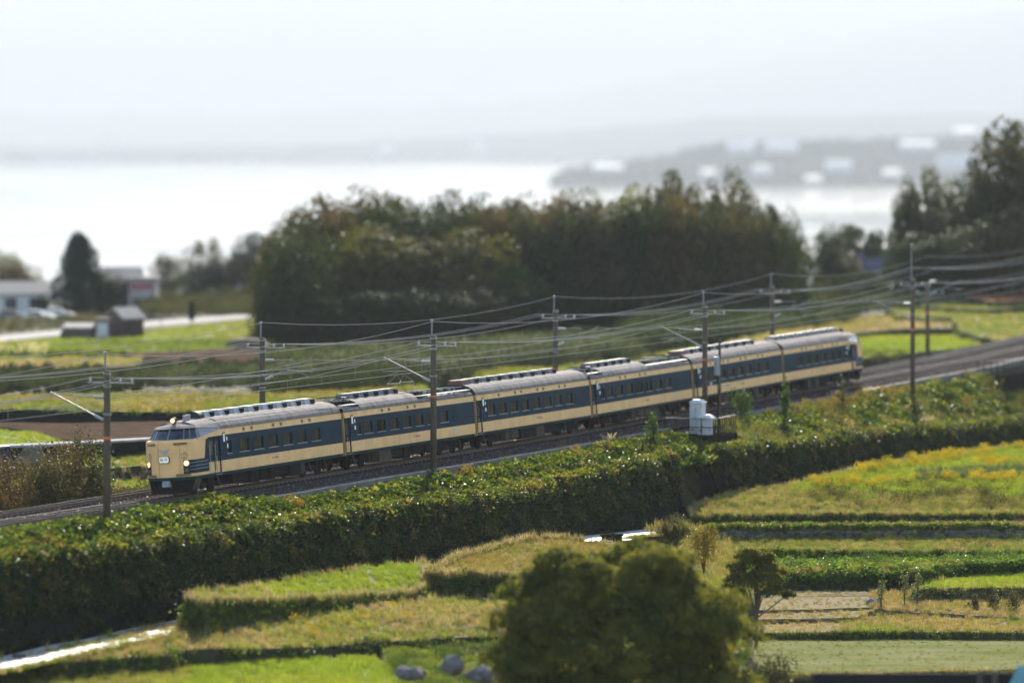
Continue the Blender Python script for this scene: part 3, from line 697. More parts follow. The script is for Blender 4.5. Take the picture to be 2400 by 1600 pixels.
        for z, L, dd in ((2.83, .62, .86), (1.16, .66, .92)):
            gb = MB()
            for k in range(2):
                pts = [F(plan(z, d) - .025, sd_ * d, z - .035 + .07 * k) for d in (dd - L / 2, dd - L / 4, dd, dd + L / 4, dd + L / 2)]
                gb.tube(pts, .028, 5)
            gb.each('vent_grille', M_brown, root)
    # emblem
    em = MB()
    for sd_ in (1, -1):
        pts = [F(plan(2.62, .36) - .03, sd_ * .36, 2.60), F(TIP - .035, sd_ * .05, 2.50), F(TIP - .06, 0, 2.30), F(TIP - .03, sd_ * .12, 2.44)]
        pts = [F(plan(2.6, .37) - .015, sd_ * .37, 2.60), F(TIP - .02, sd_ * .04, 2.52), F(TIP - .075, 0.0, 2.29), F(TIP - .06, sd_ * .1, 2.40)]
        em.add(pts, [(0, 1, 2, 3)]); em.add([F(plan(2.6, .37) - .015, sd_ * .37, 2.60), F(TIP - .01, sd_ * .0, 2.53), F(TIP - .075, 0.0, 2.29)], [(0, 1, 2)])
    em.build('emblem', M_alum, root)
    # train name box with its two characters
    Q = lambda x, y, z: F(TIP - .02 - y, x, z)
    pb = MB(); oct_ = [(-.31, -.13), (-.25, -.19), (.25, -.19), (.31, -.13), (.31, .13), (.25, .19), (-.25, .19), (-.31, .13)]
    pb.add([Q(x, .0, 2.02 + z) for x, z in oct_] + [Q(x, .05, 2.02 + z) for x, z in oct_], [tuple(range(8)), tuple(range(8, 16))] + [(i, (i + 1) % 8, 8 + (i + 1) % 8, 8 + i) for i in range(8)])
    o = pb.build('headsign', M_roofd, root)
    pf = MB(); pf.add([Q(x * .9, .056, 2.02 + z * .84) for x, z in oct_], [tuple(range(8))]); pf.build('sign_face', M_lamp2, o)
    M = Matrix.Translation(F(TIP - .085, 0, 2.02)) @ Matrix(((0, 0, -1, 0), (-1, 0, 0, 0), (0, 1, 0, 0), (0, 0, 0, 1)))
    put_text(o, '臨 時', .20, M, M_ink)
    sm = MB(); [sm.tube([F(plan(z, d) - .004, d, z) for z in (1.08, 1.5, 2.0, 2.5, 2.95)], .008, 4) for d in (-.36, .82)]; sm.each('panel_seam', M_brown, root)
    # roof lamp, whistles, front cover
    la = MB(); la.disc(F(TIP + 1.42, 0, 4.06), (1, 0, .1), .15, .28, 14); la.box(TIP + 1.34, TIP + 1.56, -.06, .06, 3.84, 3.98); o = la.build('roof_lamp', M_roofd, root); MB().disc(F(TIP + 1.27, 0, 4.05), (1, 0, .1), .12, .03, 14).build('lens', M_lamp, o)
    for s, d in ((TIP + 2.3, .25), (TIP + 3.05, .1)): MB().tube([F(s, d, 3.95), F(s, d, 4.2), F(s, d, 4.28)], .12, 10).build('whistle_cover', M_roofg, root)
    hb_ = MB(); arc = [(.48 * math.cos(a), 4.02 + .40 * math.sin(a)) for a in [math.pi * i / 12 for i in range(13)]]
    for s0, s1 in ((TIP + 3.75, TIP + 4.35),):
        hb_.add([F(s0, d, z) for d, z in arc] + [F(s1, d, z) for d, z in arc], [(i, i + 1, 14 + i, 13 + i) for i in range(12)] + [tuple(range(13)), tuple(range(13, 26))])
    hb_.build('roof_cowl', M_roofd, root); MB().box(TIP + 4.36, TIP + 4.5, -.3, .3, 4.1, 4.3).build('cowl_bracket', M_alum, root)
    # skirt, coupler cover, snow plough
    sk = MB()
    sk.add([F(plan(.9, d) + .12, d * .98, .9) for d in (-1.4, -1, -.5, 0, .5, 1, 1.4)] + [F(plan(.9, d) + .35, d * .93, .42) for d in (-1.4, -1, -.5, 0, .5, 1, 1.4)], [(i, i + 1, 8 + i, 7 + i) for i in range(6)]); sk.build('skirt', M_black, root, recalc=False)
    sp = MB(); sp.add([F(plan(.9, d) + .10, d * .86, .5) for d in (-1.4, -.7, 0, .7, 1.4)] + [F(plan(.9, d) + .22, d * .86, .16) for d in (-1.4, -.7, 0, .7, 1.4)], [(i, i + 1, 6 + i, 5 + i) for i in range(4)]); sp.build('plough', M_under, root, recalc=False)
    cc = MB(); cc.box(TIP - .03, TIP + .3, -.22, .22, .56, .88, taper=.03); cc.build('coupler_cover', M_roofg, root)
    for sd_ in (1, -1):
        q = MB(); q.add([F(-9.75, sd_ * 1.38, .88), F(-9.0, sd_ * 1.40, .88), F(-9.15, sd_ * 1.3, .34), F(-9.85, sd_ * 1.2, .34)], [(0, 1, 2, 3)]); q.build('skirt_panel', M_underb, root)
    bx = MB()
    for k in range(5): bx.tube([F(TIP + .25 + .1 * (k - 2) ** 2 * .3, -.9 + k * .45 + .1, .84), F(TIP + .22 + .1 * (k - 2) ** 2 * .3, -.9 + k * .45 + .12, .6), F(TIP + .32, -.9 + k * .45 + .2, .5)], .03, 5)
    bx.each('brake_hose', M_under, root)
CARS = []; M_notice = mat('faded_notice', (.62, .5, .38), rough=.7, spec=.05)
def carriage(i, label, kind, number):
    rnd = random.Random(100 + i)
    root = empty('railway_carriage', (0, 0, 0), label, 'train carriage', 'carriages of the cream and blue express train')
    front = kind == 'cab'; a = -10.0; b = 10.02
    vp = [-6.2, -3.35, -2.28, .57, 1.63, 4.52, 5.57]
    if front:
        wins = [-3.47, -1.55, .4, 2.36, 4.3, 6.25]; smalls = [-5.4]
        shells(root, -8.05, b, wins, smalls, [(-7.2, -6.5), (-8.04, -7.26)], skip_top_before=-6.2)
        cab(root); doorleaf(root, -7.2, -6.5)
        for sd_ in (1, -1):                          # driver's door with its handrails
            Q = lambda x, y, z: F(x, sd_ * (1.40 - y), z)
            mb = MB(); mb.box(-8.04, -7.26, 0, .04, 1.06, 3.05, 0, f=Q); o = mb.build('cab_door', M_blue, root); MB().box(-8.035, -7.265, -.004, -.0005, 1.07, 1.68, f=Q).build('lower_panel', M_cream, o)
            MB().box(-7.9, -7.4, -.012, 0, 2.1, 2.8, f=Q).build('pane', M_cab, o)
            h = MB()
            for x in (-8.0, -7.28): h.tube([Q(x, -.06, 1.2), Q(x, -.10, 1.3), Q(x, -.10, 2.5), Q(x, -.06, 2.6)], .018, 5)
            h.tube([Q(-8.0, -.06, 1.15), Q(-7.28, -.06, 1.15)], .018, 5); h.each('handrail', M_alum, root)
            fl = MB(); fl.add([F(-8.66, sd_ * 1.461, 1.69), F(-8.05, sd_ * 1.461, 1.69), F(-8.05, sd_ * 1.461, 2.96), F(-8.34, sd_ * 1.461, 2.96)], [(0, 1, 2, 3)]); fl.build('blue_flash', M_blue, root)
        roof(root, [(-6.25, b, 'H')]); ends(root, [b]); plates(root, -6.0)
        ac_units(root, [-5.6 + 1.93 * k for k in range(8)], M_roofg if i == 0 else M_roofd2); vents(root, vp[1:])
        bogie(root, -7.3); bogie(root, 7.1); underfloor(root, rnd)
    else:
        wins = WIN; smalls = [-8.05] if kind == 'motor' else []
        if kind == 'trailer': wins = [-7.6] + WIN[1:] + [6.95 - .85]; wins = [-7.62, -5.68, -3.72, -1.77, .2, 2.17, 4.14, 6.1]
        if kind == 'motor': wins = [-6.67, -4.72, -2.77, -.82, 1.13, 3.08, 5.03]
        shells(root, a, b, wins, smalls, [(-9.95, -9.25)]); doorleaf(root, -9.95, -9.25); ends(root, [a, b]); plates(root, -8.95)
        bogie(root, -7.1); bogie(root, 7.1); underfloor(root, rnd)
        if kind == 'trailer':
            roof(root, [(a, b, 'H')]); ac_units(root, [-7.7 + 1.95 * k for k in range(8)], M_roofd2); vents(root, vp)
            MB().box(-9.85, -8.6, -.5, .5, 4.04, 4.36, taper=.05).build('roof_cover', M_rusty, root)
        else:
            roof(root, [(a, -7.5, 'L'), (-7.5, 1.4, 'H'), (1.4, b, 'L')]); vents(root, [-4.42, -3.36, -.5, .6])
            ac_units(root, [-6.3 + 1.5 * k for k in range(5)], M_roofd2)
            roof_well(root, a, -7.5, rnd, 4.25 if i == 1 else 4.2); roof_well(root, 1.5, b, rnd, 0.)
            if i == 1: roof_well(root, .9, 3.2, rnd, 5.12, False)
            else: roof_well(root, 5.5, 8.5, rnd, 4.25, False)
            for sd_ in (1, -1):
                lv = MB()
                for k in range(6): lv.box(6.55, 7.35, -.02, .0, 1.98 + k * .12, 2.06 + k * .12, f=lambda x, y, z: F(x, sd_ * (1.452 - y), z))
                lv.build('louvre_panel', M_under if False else M_green, root)
                MB().box(6.6, 7.2, -.008, 0, 1.22, 1.58, f=lambda x, y, z: F(x, sd_ * (1.452 - y), z)).build('notice_panel', M_notice, root)
    for sd_ in (1, -1): 
        for c in wins: window(root, c, .64, sd_, rnd)
        for c in smalls: window(root, c, .3, sd_, rnd)
    curtains(root, wins, smalls, rnd)
    for sd_ in (1, -1):
        M = Matrix.Translation(F(.55, sd_ * 1.455, 1.42)) @ (SIDE_ROT if sd_ > 0 else Matrix.Rotation(math.pi, 4, 'Z') @ SIDE_ROT)
        put_text(root, number, .17, M, M_ink, 'car_number')
    root.matrix_world = car_matrix(-10.25 + 20.5 * i, flip=(i == 5)); CARS.append(root)
carriage(0, 'leading carriage with the lit driver\'s cab and round headlights, nearest the left', 'cab', 'クハネ583-8')
carriage(1, 'second carriage, low roof ends with a raised pantograph, directly behind the leading cab car', 'motor', 'モハネ582-106')
carriage(2, 'third carriage with full high roof, between the two pantograph carriages', 'trailer', 'モハネ583-106')
carriage(3, 'fourth carriage with a lowered roof, passing left of the white cabinets', 'motor', 'モハネ582-100')
carriage(4, 'fifth carriage with full high roof, behind the pole that carries the transformer', 'trailer', 'モハネ583-100')
carriage(5, 'last carriage with the rear driving cab, next to the bright green rice field', 'cab', 'クハネ583-17')
# ------------------------------------------------------------------ overhead line: poles, wires
M_pole = mat('concrete_pole', (.09, .07, .048), rough=.85, spec=.15, var=.25, scale=2.5, stretch=(1, 1, .3))
M_orange = mat('orange_tape', (.6, .13, .03), rough=.6)
M_wire = mat('overhead_wire', (.22, .2, .18), rough=.45, metal=.4)
M_ins = mat('white_insulator', (.34, .34, .33), rough=.3)
def S_at(u, d):
    return to_sd(*at_d(u, 1000, d)[:2])[0]
def pole(s, d, zb, zt, label, rod=.9, side=1, tape=4.0, arms=True, xarm=True, cat='overhead pole', grp=None, zrel=None):
    P0 = T(s, d, zb, False); zr = prof(s)
    root = empty('overhead_line_pole', P0, label, cat, grp); Lc = lambda a, b, c: T(s + a, d + b, c + zr, False) - P0
    h0, h1 = zb, zt + zr
    MB().tube([(0, 0, -1.2), (0, 0, (h1 - h0))], .205, 14, r2=.165).build('pole_shaft', M_pole, root, smooth=True)
    MB().tube([(0, 0, tape + zr - h0 - .07), (0, 0, tape + zr - h0 + .07)], .2, 14).build('reflective_band', M_orange, root)
    bands = [tape + 1.2, zt - .8, zt - .15]
    for b in bands: MB().tube([(0, 0, b + zr - h0 - .05), (0, 0, b + zr - h0 + .05)], .2, 12).build('clamp_band', M_steel, root)
    if rod: MB().tube([(-.1, .05, h1 - h0 - .5), (-.1, .05, h1 - h0 + rod)], .055, 6).build('top_rod', M_steel, root)
    if rod: MB().tube([(-.1, .05, h1 - h0 + rod - .1), (-.1, .05, h1 - h0 + rod + .06)], .08, 8).build('rod_insulator', M_steel, root)
    if arms:
        k = -side; dc = k * 3.0                       # towards its track
        top = [Lc(0, k * .2, 6.05), Lc(0, k * 1.9, 6.1)]; o = MB().tube(top, .03, 6).build('cantilever_tube', M_steel, root); MB().tube([top[0], top[0].lerp(top[1], .32)], .085, 8).build('insulator', M_ins, o)
        dg = [Lc(0, k * .2, 4.9), Lc(0, k * 3.2, 6.25)]; o = MB().tube(dg, .04, 6).build('cantilever_tube', M_steel, root); MB().tube([dg[0], dg[0].lerp(dg[1], .16)], .085, 8).build('insulator', M_ins, o)
        MB().tube([Lc(0, k * 1.5, 5.48), Lc(0, k * 3.3, 5.42)], .028, 6).build('registration_arm', M_steel, root)
        MB().tube([Lc(0, k * 2.2, 5.46), Lc(.05, k * 3.0, 5.14)], .018, 5).build('steady_arm', M_steel, root)
        MB().tube([Lc(0, k * 1.9, 6.1), Lc(0, k * 1.7, 5.55)], .02, 5).build('tie_rod', M_steel, root)
    if xarm:
        MB().tube([Lc(0, -1.1, zt - .62), Lc(0, 1.5, zt - .62)], .05, 6).build('crossarm', M_steel, root)
        for b in (-.95, .75, 1.4):
            o = MB().tube([Lc(0, b, zt - .58), Lc(0, b, zt - .34)], .045, 8).tube([Lc(0, b, zt - .48), Lc(0, b, zt - .43)], .085, 8).build('insulator', M_ins, root)
    return root
SN = [S_at(251, 3.0), S_at(1016, 3.0), S_at(1652, 3.4), S_at(2139, 4.3)]
SN = [SN[0] - 45] + SN + [SN[3] + 52, SN[3] + 104]
DN = [3, 3.0, 3.0, 3.4, 4.3, 4.0, 4.0]
grpN = 'concrete poles of the overhead line'
lab = ['pole', 'thick concrete overhead pole in front of the empty track, left of the train cab', 'concrete overhead pole standing in front of the second carriage', 'concrete overhead pole rising behind the white cabinets', 'tall concrete overhead pole on the bank right of the train\'s tail', 'p', 'p']
zt_ = [7.4, 7.4, 7.6, 7.8, 8.1, 8, 8]
for i in (1, 2, 3, 4):
    zb = bank_z(SN[i], DN[i]) - .1
    pole(SN[i], DN[i], zb, zt_[i], lab[i], rod=.9 if i < 4 else 2.6, grp=grpN)
SF = [S_at(615, -7.2), S_at(1302, -7.2), S_at(1810, -7.2), S_at(2174, -7.2)]
SF = [SF[0] - 52, SF[0], SF[1], SF[2], SF[3], SF[3] + 55]
labf = {1: 'brown concrete overhead pole behind the leading carriage, among the scrub beyond the tracks', 2: 'far side overhead pole behind the third carriage, with a wide insulator crossarm', 3: 'far side overhead pole rising behind the fifth carriage', 4: 'short brown far side pole in front of the bright green rice field'}
for i in (1, 2, 3, 4):
    pole(SF[i], -7.2, prof(SF[i]) - 1.2, 7.4 if i < 4 else 5.6, labf[i], rod=.9 if i < 4 else 0, side=-1, tape=3.2, grp=grpN)
# slim service pole with transformer next to the third near pole
s3 = SN[3] + .55; P0 = T(s3, 4.3, bank_z(s3, 4.3), False)
sp = empty('service_pole', P0, 'slim service pole carrying the pale transformer can, right of the white cabinets', 'utility pole')
MB().tube([(0, 0, -.8), (0, 0, 6.4)], .10, 10, r2=.085).build('pole_shaft', M_pole, sp)
o = MB().tube([(-.18, 0, 3.9), (-.18, 0, 4.0), (-.18, 0, 5.1), (-.18, 0, 5.18)], .22, 14).build('transformer', M_roofg, sp); MB().tube([(-.18, -.02, 5.15), (-.18, -.02, 5.35)], .05, 8).build('bushing', M_ins, o)
MB().tube([(-.75, 0, 3.2), (.75, 0, 3.2)], .035, 6).build('crossarm', M_steel, sp)
for x in (-.6, .55): MB().tube([(x, 0, 3.2), (x, 0, 3.42)], .05, 8).build('insulator', M_ins, sp)
MB().tube([(-.95, .1, 2.5), (-.95, .1, 5.5)], .07, 8).build('conduit', M_steel, sp)
MB().tube([(-.1, -.1, -.2), (-.13, -.11, 2.6), (-.2, -.1, 3.9)], .03, 6).build('cable', M_black, sp)
MB().tube([(-.4, 0, 1.9), (.4, 0, 1.9)], .03, 6).build('step_bolt', M_steel, sp)
def span(pts, sag, n=9):
    out = []
    for a, b in zip(pts, pts[1:]):
        for i in range(n):
            t = i / n; p = a.lerp(b, t); p.z -= 4 * sag * t * (1 - t); out.append(p)
    return out + [pts[-1]]
def wire(pts, sag, r, name, label, drop=None):
    P = span(pts, sag); o = MB().tube(P, r, 5).build(name, M_wire); tag(o, label, 'wire', 'overhead wires along the railway'); return P
SX = lambda ss, d, z, z2=None: [T(s, d if not callable(d) else d(i), z if not callable(z) else z(i)) for i, s in enumerate(ss)]
ssN = [SN[0]] + SN[1:]
wire(SX(ssN, lambda i: -.15 + .3 * (i % 2), 5.14), .02, .015, 'contact_wire', 'lowest overhead wire directly above the near track and train')
Pm = wire(SX(ssN, 0, 6.2), .75, .015, 'messenger_wire', 'sagging messenger wire above the near track\'s contact wire')
for b, nm in ((-.95, 'nearest the track'), (.75, 'just outside the pole'), (1.4, 'outermost')):
    wire([T(s, DN[i] + b, zt_[i] - .36) for i, s in enumerate(ssN)], .7, .017, 'feeder_wire', 'bright feeder wire on the near poles\' crossarm insulators, ' + nm)
wire([T(s, DN[i] - .08, zt_[i] + .85) for i, s in enumerate(ssN)], .8, .015, 'ground_wire', 'thin wire strung between the top rods of the near poles')
wire(SX(SF, lambda i: -3.9 + .2 * (i % 2), 5.1), .02, .015, 'contact_wire', 'lowest overhead wire above the far track, behind the train')
wire(SX(SF, -3.9, 6.15), .75, .015, 'messenger_wire', 'sagging messenger wire above the far track behind the train')
for b, nm in ((-.95, 'innermost'), (.75, 'middle'), (1.4, 'outermost')):
    wire([T(s, -7.2 - b, (7.4 if i < 4 else 7.6) - .36) for i, s in enumerate(SF)], .7, .017, 'feeder_wire', 'feeder wire on the far poles\' insulators against the grove, ' + nm)
wire([T(s, -7.2, 8.3) for s in SF], .8, .015, 'ground_wire', 'thin wire between the tops of the far side poles')
# droppers
dr = MB()
for a, b in zip(ssN, ssN[1:]):
    for k in range(1, 9):
        t = k / 9; s = a + (b - a) * t; z = 6.2 - 4 * .75 * t * (1 - t)
        dr.tube([T(s, 0, z), T(s, 0, 5.15)], .012, 3)
tag(dr.build('dropper_wires', M_wire), kind='stuff')
# ------------------------------------------------------------------ balcony with cabinets
def balcony(s0, s1, d0, d1, z, label, rear=True):
    root = empty('concrete_platform', T(s0, d0, z, False), label, 'platform'); r0 = root.location
    Q = lambda a, b, c: T(a, b, c, False) - r0
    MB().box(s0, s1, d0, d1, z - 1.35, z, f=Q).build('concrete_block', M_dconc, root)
    def rail_run(p, q, n, nm):
        rr = MB()
        o = MB().tube([p + Vector((0, 0, 1.2)), q + Vector((0, 0, 1.2))], .03, 6).build('top_rail', M_steel, root)
        MB().tube([p + Vector((0, 0, .62)), q + Vector((0, 0, .62))], .03, 6).build('middle_rail', M_black, root)
        for i in range(n + 1):
            a = p.lerp(q, i / n); MB().tube([a, a + Vector((0, 0, 1.2))], .034, 6).build('railing_post', M_black, root)
    e = .08
    rail_run(Q(s0 + e, d0 + .3, z), Q(s0 + e, d1 - e, z), 4, 'a'); rail_run(Q(s0 + e, d1 - e, z), Q(s1 - e, d1 - e, z), 10, 'b')
    return root
PS, PZ = 51.05, -1.05
balcony(PS, PS + 4.9, 2.6, 6.45, PZ, 'railed concrete platform projecting from the bank, under the white cabinets')
def cabinet(s0, s1, d0, d1, h, label, text, tz):
    root = empty('signal_cabinet', T((s0 + s1) / 2, (d0 + d1) / 2, PZ, False), label, 'cabinet', 'white trackside cabinets'); r0 = root.location
    Q = lambda a, b, c: T(a, b, c, False) - r0
    MB().box(s0, s1, d0, d1, PZ + .1, PZ + h, f=Q).build('cabinet_body', M_white, root)
    MB().box(s0 + .05, s1 - .05, d0 + .05, d1 - .05, PZ, PZ + .1, f=Q).build('plinth', M_black, root)
    sm, dm = (s0 + s1) / 2, (d0 + d1) / 2; rf = MB()
    b = [Q(s0 - .08, d0 - .08, PZ + h), Q(s1 + .08, d0 - .08, PZ + h), Q(s1 + .08, d1 + .08, PZ + h), Q(s0 - .08, d1 + .08, PZ + h)]
    t = [Q(s0 + .15, d0 + .15, PZ + h + .2), Q(s1 - .15, d0 + .15, PZ + h + .2), Q(s1 - .15, d1 - .15, PZ + h + .2), Q(s0 + .15, d1 - .15, PZ + h + .2)]
    rf.hexa(b, t); rf.build('cabinet_roof', M_white, root)
    # doors on the face that looks back along the track (s0)
    o = MB().box(s0 - .03, s0 - .003, d0 + .06, dm - .012, PZ + .18, PZ + h - .08, f=Q).build('door', M_white, root); MB().box(s0 - .05, s0 - .03, dm - .10, dm - .06, PZ + h * .5, PZ + h * .5 + .12, f=Q).build('handle', M_steel, o)
    MB().box(s0 - .03, s0 - .003, dm + .012, d1 - .06, PZ + .18, PZ + h - .08, f=Q).build('door', M_white, root)
    MB().box((s0 + s1) / 2 - .3, (s0 + s1) / 2 + .3, d1 + .003, d1 + .03, PZ + .18, PZ + h - .08, f=Q).build('side_door', M_white, root)
    for j in range(4): MB().box(s0 - .036, s0 - .031, d0 + .12, dm - .1, PZ + .3 + j * .05, PZ + .325 + j * .05, f=Q).build('vent_slot', M_black, root)
    for zz_ in (.35, h - .3):
        for dd_ in (d0 + .05, d1 - .05): MB().box(s0 - .042, s0 - .02, dd_ - .02, dd_ + .02, PZ + zz_, PZ + zz_ + .1, f=Q).build('hinge', M_steel, root)
    MB().tube([Q(s1 - .15, d1 + .05, PZ), Q(s1 - .15, d1 + .05, PZ + h * .6)], .03, 6).build('cable_pipe', M_roofd, root)
    Mx = Matrix.Translation(Q(s0 - .034, dm, PZ + tz)); a = (Q(0, 1, 0) - Q(0, 0, 0)).normalized(); nn = (Q(-1, 0, 0) - Q(0, 0, 0)).normalized()
    Rm = Matrix((a, Vector((0, 0, 1)), nn)).transposed().to_4x4(); put_text(root, text, .17, Mx @ Rm, M_ink)
cabinet(52.2, 53.1, 4.3, 5.15, 2.2, 'tall white trackside cabinet with a pitched lid', '大\n10', 1.7)
cabinet(51.35, 52.1, 5.17, 6.1, 1.25, 'low white cabinet with a double door, in front of the tall one behind the railing', '下り 大', 1.05)
balcony(129, 142.5, 2.9, 5.6, -.75, 'second railed concrete platform on the bank at the far right of the picture')
# ------------------------------------------------------------------ fields and terraces
M_fgreen = mat('field_green', (.09, .12, .02), rough=.95, spec=.08, col2=(.13, .13, .03), scale=.5, bump=.5, bscale=4)
M_ftan = mat('field_tan', (.19, .15, .09), rough=.95, spec=.03, col2=(.13, .11, .055), scale=.5, bump=.5, bscale=4)
M_fplow = mat('ploughed_soil', (.10, .066, .042), rough=1, spec=.0, col2=(.045, .034, .027), scale=.8, bump=.8, bscale=3)
M_pink = mat('reddish_stubble', (.26, .13, .085), rough=.95, spec=.08, var=.25, scale=.4)
GRN = [(.10, .15, .028), (.135, .185, .032), (.17, .205, .036), (.2, .21, .042)]
BRT = [(.19, .255, .03), (.22, .28, .033), (.25, .28, .038)]
YEL = [(.19, .22, .04), (.25, .24, .06), (.28, .235, .085), (.2, .2, .05)]
TAN = [(.31, .24, .14), (.27, .21, .115), (.2, .18, .07), (.35, .28, .17)]
ORG = [(.23, .175, .07), (.18, .17, .04), (.25, .185, .085), (.15, .16, .035)]
DRK = [(.045, .08, .016), (.06, .1, .02), (.08, .1, .025)]
def in_view(p, m=70):
    u = 1200 + FPX * p.x / p.y; v = YH + FPX * (HC - p.z) / p.y
    return -m < u < 2400 + m and v < 1600 + m
def V_(p):
    if len(p) == 4: return at_d(p[0], p[1], p[3]) if p[2] == 'd' else at_Y(p[0], p[1], p[3])
    return at_z(*p)
def patch(name, pts, m, skirt=1.3, flare=.45, jit=.3, step=1.6, riser=None, label=None):
    P = [V_(p) for p in pts]
    area = sum(P[i].x * P[(i + 1) % len(P)].y - P[(i + 1) % len(P)].x * P[i].y for i in range(len(P)))
    if area < 0: P.reverse()
    Q = []
    for i, a in enumerate(P):
        b = P[(i + 1) % len(P)]; n = max(1, int((b - a).length / step)); nrm = Vector(((b - a).y, -(b - a).x, 0)).normalized()
        for k in range(n):
            t = k / n; q = a.lerp(b, t)
            q += nrm * (jit * (1.7 * noise.noise(Vector((q.x * .22, q.y * .22, 9))) + .6 * noise.noise(Vector((q.x * .8, q.y * .8, 2)))) if k else 0); q.z += .12 * noise.noise(Vector((q.x * .4, q.y * .4, 5))); Q.append(q)
    N = len(Q); tri = tessellate_polygon([[Vector((q.x, q.y, 0)) for q in Q]])
    mb = MB(); low = []
    for i, q in enumerate(Q):
        e = (Q[(i + 1) % N] - Q[i - 1]); nn = Vector((e.y, -e.x, 0)).normalized(); low.append(q + nn * flare * skirt + Vector((0, 0, -skirt)))
    mid = [q.lerp(l, .5) + Vector((R.gauss(0, .05), R.gauss(0, .05), R.gauss(0, .05))) for q, l in zip(Q, low)]
    mb.add(Q + mid + low, [tuple(t) for t in tri], 0)
    for i in range(N):
        j = (i + 1) % N
        mb.f += [(i, N + i, N + j, j), (N + i, 2 * N + i, 2 * N + j, N + j)]; mb.m += [1, 1]
    o = mb.build(name, [m, riser or M_bank]); tag(o, kind='structure')
    if label: o['label'] = label
    return dict(o=o, Q=Q, low=low, tris=[(Q[a], Q[b], Q[c]) for a, b, c in tri])
ITEMS = {'tuft': [], 'long': [], 'gold': [], 'plume': [], 'twig': [], 'vine': []}
def sow(pt, kind, dens, pal, sc0=.7, sc1=1.25, psc=.18, cond=None):
    for a, b, c in pt['tris']:
        A = (b - a).cross(c - a).length / 2; n = A * dens; n = int(n) + (R.random() < n - int(n))
        for _ in range(n):
            r1, r2 = math.sqrt(R.random()), R.random(); p = a * (1 - r1) + b * (r1 * (1 - r2)) + c * (r1 * r2)
            if cond and not cond(p): continue
            if not in_view(p): continue
            g = R.uniform(sc0, sc1); ITEMS[kind].append((p - Vector((0, 0, .03)), rz(), g, pick(pal, p, psc)))
def sow_edge(pt, kind, dens, pal, sc0=.6, sc1=1.1, spread=.25, facing=True, f0=0., f1=1.):
    Q, low = pt['Q'], pt['low']; N = len(Q)
    for i in range(N):
        a, b = Q[i], Q[(i + 1) % N]; e = b - a
        if facing and -e.x > -.2 * e.length and False: continue
        nn = Vector((e.y, -e.x, 0)).normalized()
        if facing and nn.y > .25: continue
        n = e.length * dens; n = int(n) + (R.random() < n - int(n))
        for _ in range(n):
            t, f = R.random(), R.uniform(f0, f1); p = a.lerp(b, t).lerp(low[i].lerp(low[(i + 1) % N], t), f) + nn * .05
            if not in_view(p): continue
            k = R.uniform(sc0, sc1); tl = (R.gauss(-.3 * 0, .15) + nn.y * -.0, R.gauss(0, .15), R.random() * 6.28)
            ITEMS[kind].append((p, tl, k, R.choice(pal)))
def uv(p): return 1200 + FPX * p.x / p.y, YH + FPX * (HC - p.z) / p.y
# ---- in front of the embankment, left
A = patch('terrace_field', [(445, 1398, 'd', 10.6), (520, 1385, 'd', 10.8), (640, 1368, 'd', 10.8), (850, 1332, 'd', 10.8), (990, 1323, 'd', 11), (1000, 1340, 'Y', 243), (975, 1392, 'Y', 238), (800, 1402, 'Y', 231), (620, 1409, 'Y', 224), (475, 1413, 'Y', 218.5)], M_fgreen, 1.5, .3)
sow(A, 'tuft', 16, BRT, .5, .9); sow_edge(A, 'tuft', 26, DRK + GRN, .7, 1.3); sow_edge(A, 'long', 10, TAN, .5, .9, f1=.12); sow(A, 'long', 3, TAN, .5, .8, cond=lambda p: uv(p)[0] < 640 and R.random() < .8)
B = patch('terrace_field', [(1020, 1338, -3.9), (1060, 1318, -3.9), (1150, 1290, -3.95), (1235, 1268, -4.0), (1320, 1264, -4.3), (1425, 1284, -4.6), (1500, 1330, -4.5), (1400, 1352, -4.2), (1250, 1350, -3.95), (1005, 1348, -3.9)], M_ftan, 1.7, .25)
sow(B, 'tuft', 13, ORG, .5, .9, .3); sow_edge(B, 'tuft', 26, DRK + GRN, .7, 1.3); sow_edge(B, 'long', 9, TAN, .5, 1, f1=.1, facing=False); sow_edge(B, 'twig', 4, DRK, .5, .9, f0=.1, f1=.8)
C = patch('grass_slope', [(405, 1492, -4.55), (430, 1462, -4.3), (700, 1440, -4.5), (975, 1404, -4.9), (1200, 1404, -5.2), (1420, 1420, -5.4), (1420, 1500, -5.8), (1190, 1486, -5.5), (1000, 1496, -5.4), (700, 1516, -5.0), (400, 1522, -4.7)], M_ftan, .9, .3)
sow(C, 'tuft', 12, [TAN[0], YEL[1], GRN[2], YEL[0], ORG[0], TAN[1]], .5, .95, .22); sow(C, 'long', 2.2, YEL + TAN, .5, .8)
sow(C, 'tuft', 16, TAN, .6, .9, cond=lambda p: 950 < uv(p)[0] < 1250 and 1420 < uv(p)[1] < 1452); sow(C, 'gold', .12, [(.36, .24, .02)], .4, .6, cond=lambda p: uv(p)[0] < 1000)
Lp = patch('grass_slope', [(-60, 1565, -4.75), (0, 1552, -4.72), (220, 1502, -4.72), (442, 1452, -4.8), (440, 1500, -4.8), (400, 1534, -4.8), (200, 1546, -4.8), (-60, 1570, -4.85)], M_ftan, .9, .3)
sow(Lp, 'tuft', 13, [YEL[0], TAN[0], ORG[0], YEL[2], TAN[1]], .5, .95, .3); sow_edge(Lp, 'tuft', 18, DRK + GRN, .6, 1.1)
D = patch('grass_field', [(-60, 1572, -5.5), (200, 1566, -5.5), (420, 1548, -5.5), (470, 1552, -5.55), (420, 1700, -5.6), (-60, 1700, -5.6)], M_fgreen, .8)
sow(D, 'tuft', 9, [YEL[0], YEL[1], GRN[3], TAN[2]], .6, 1.1)
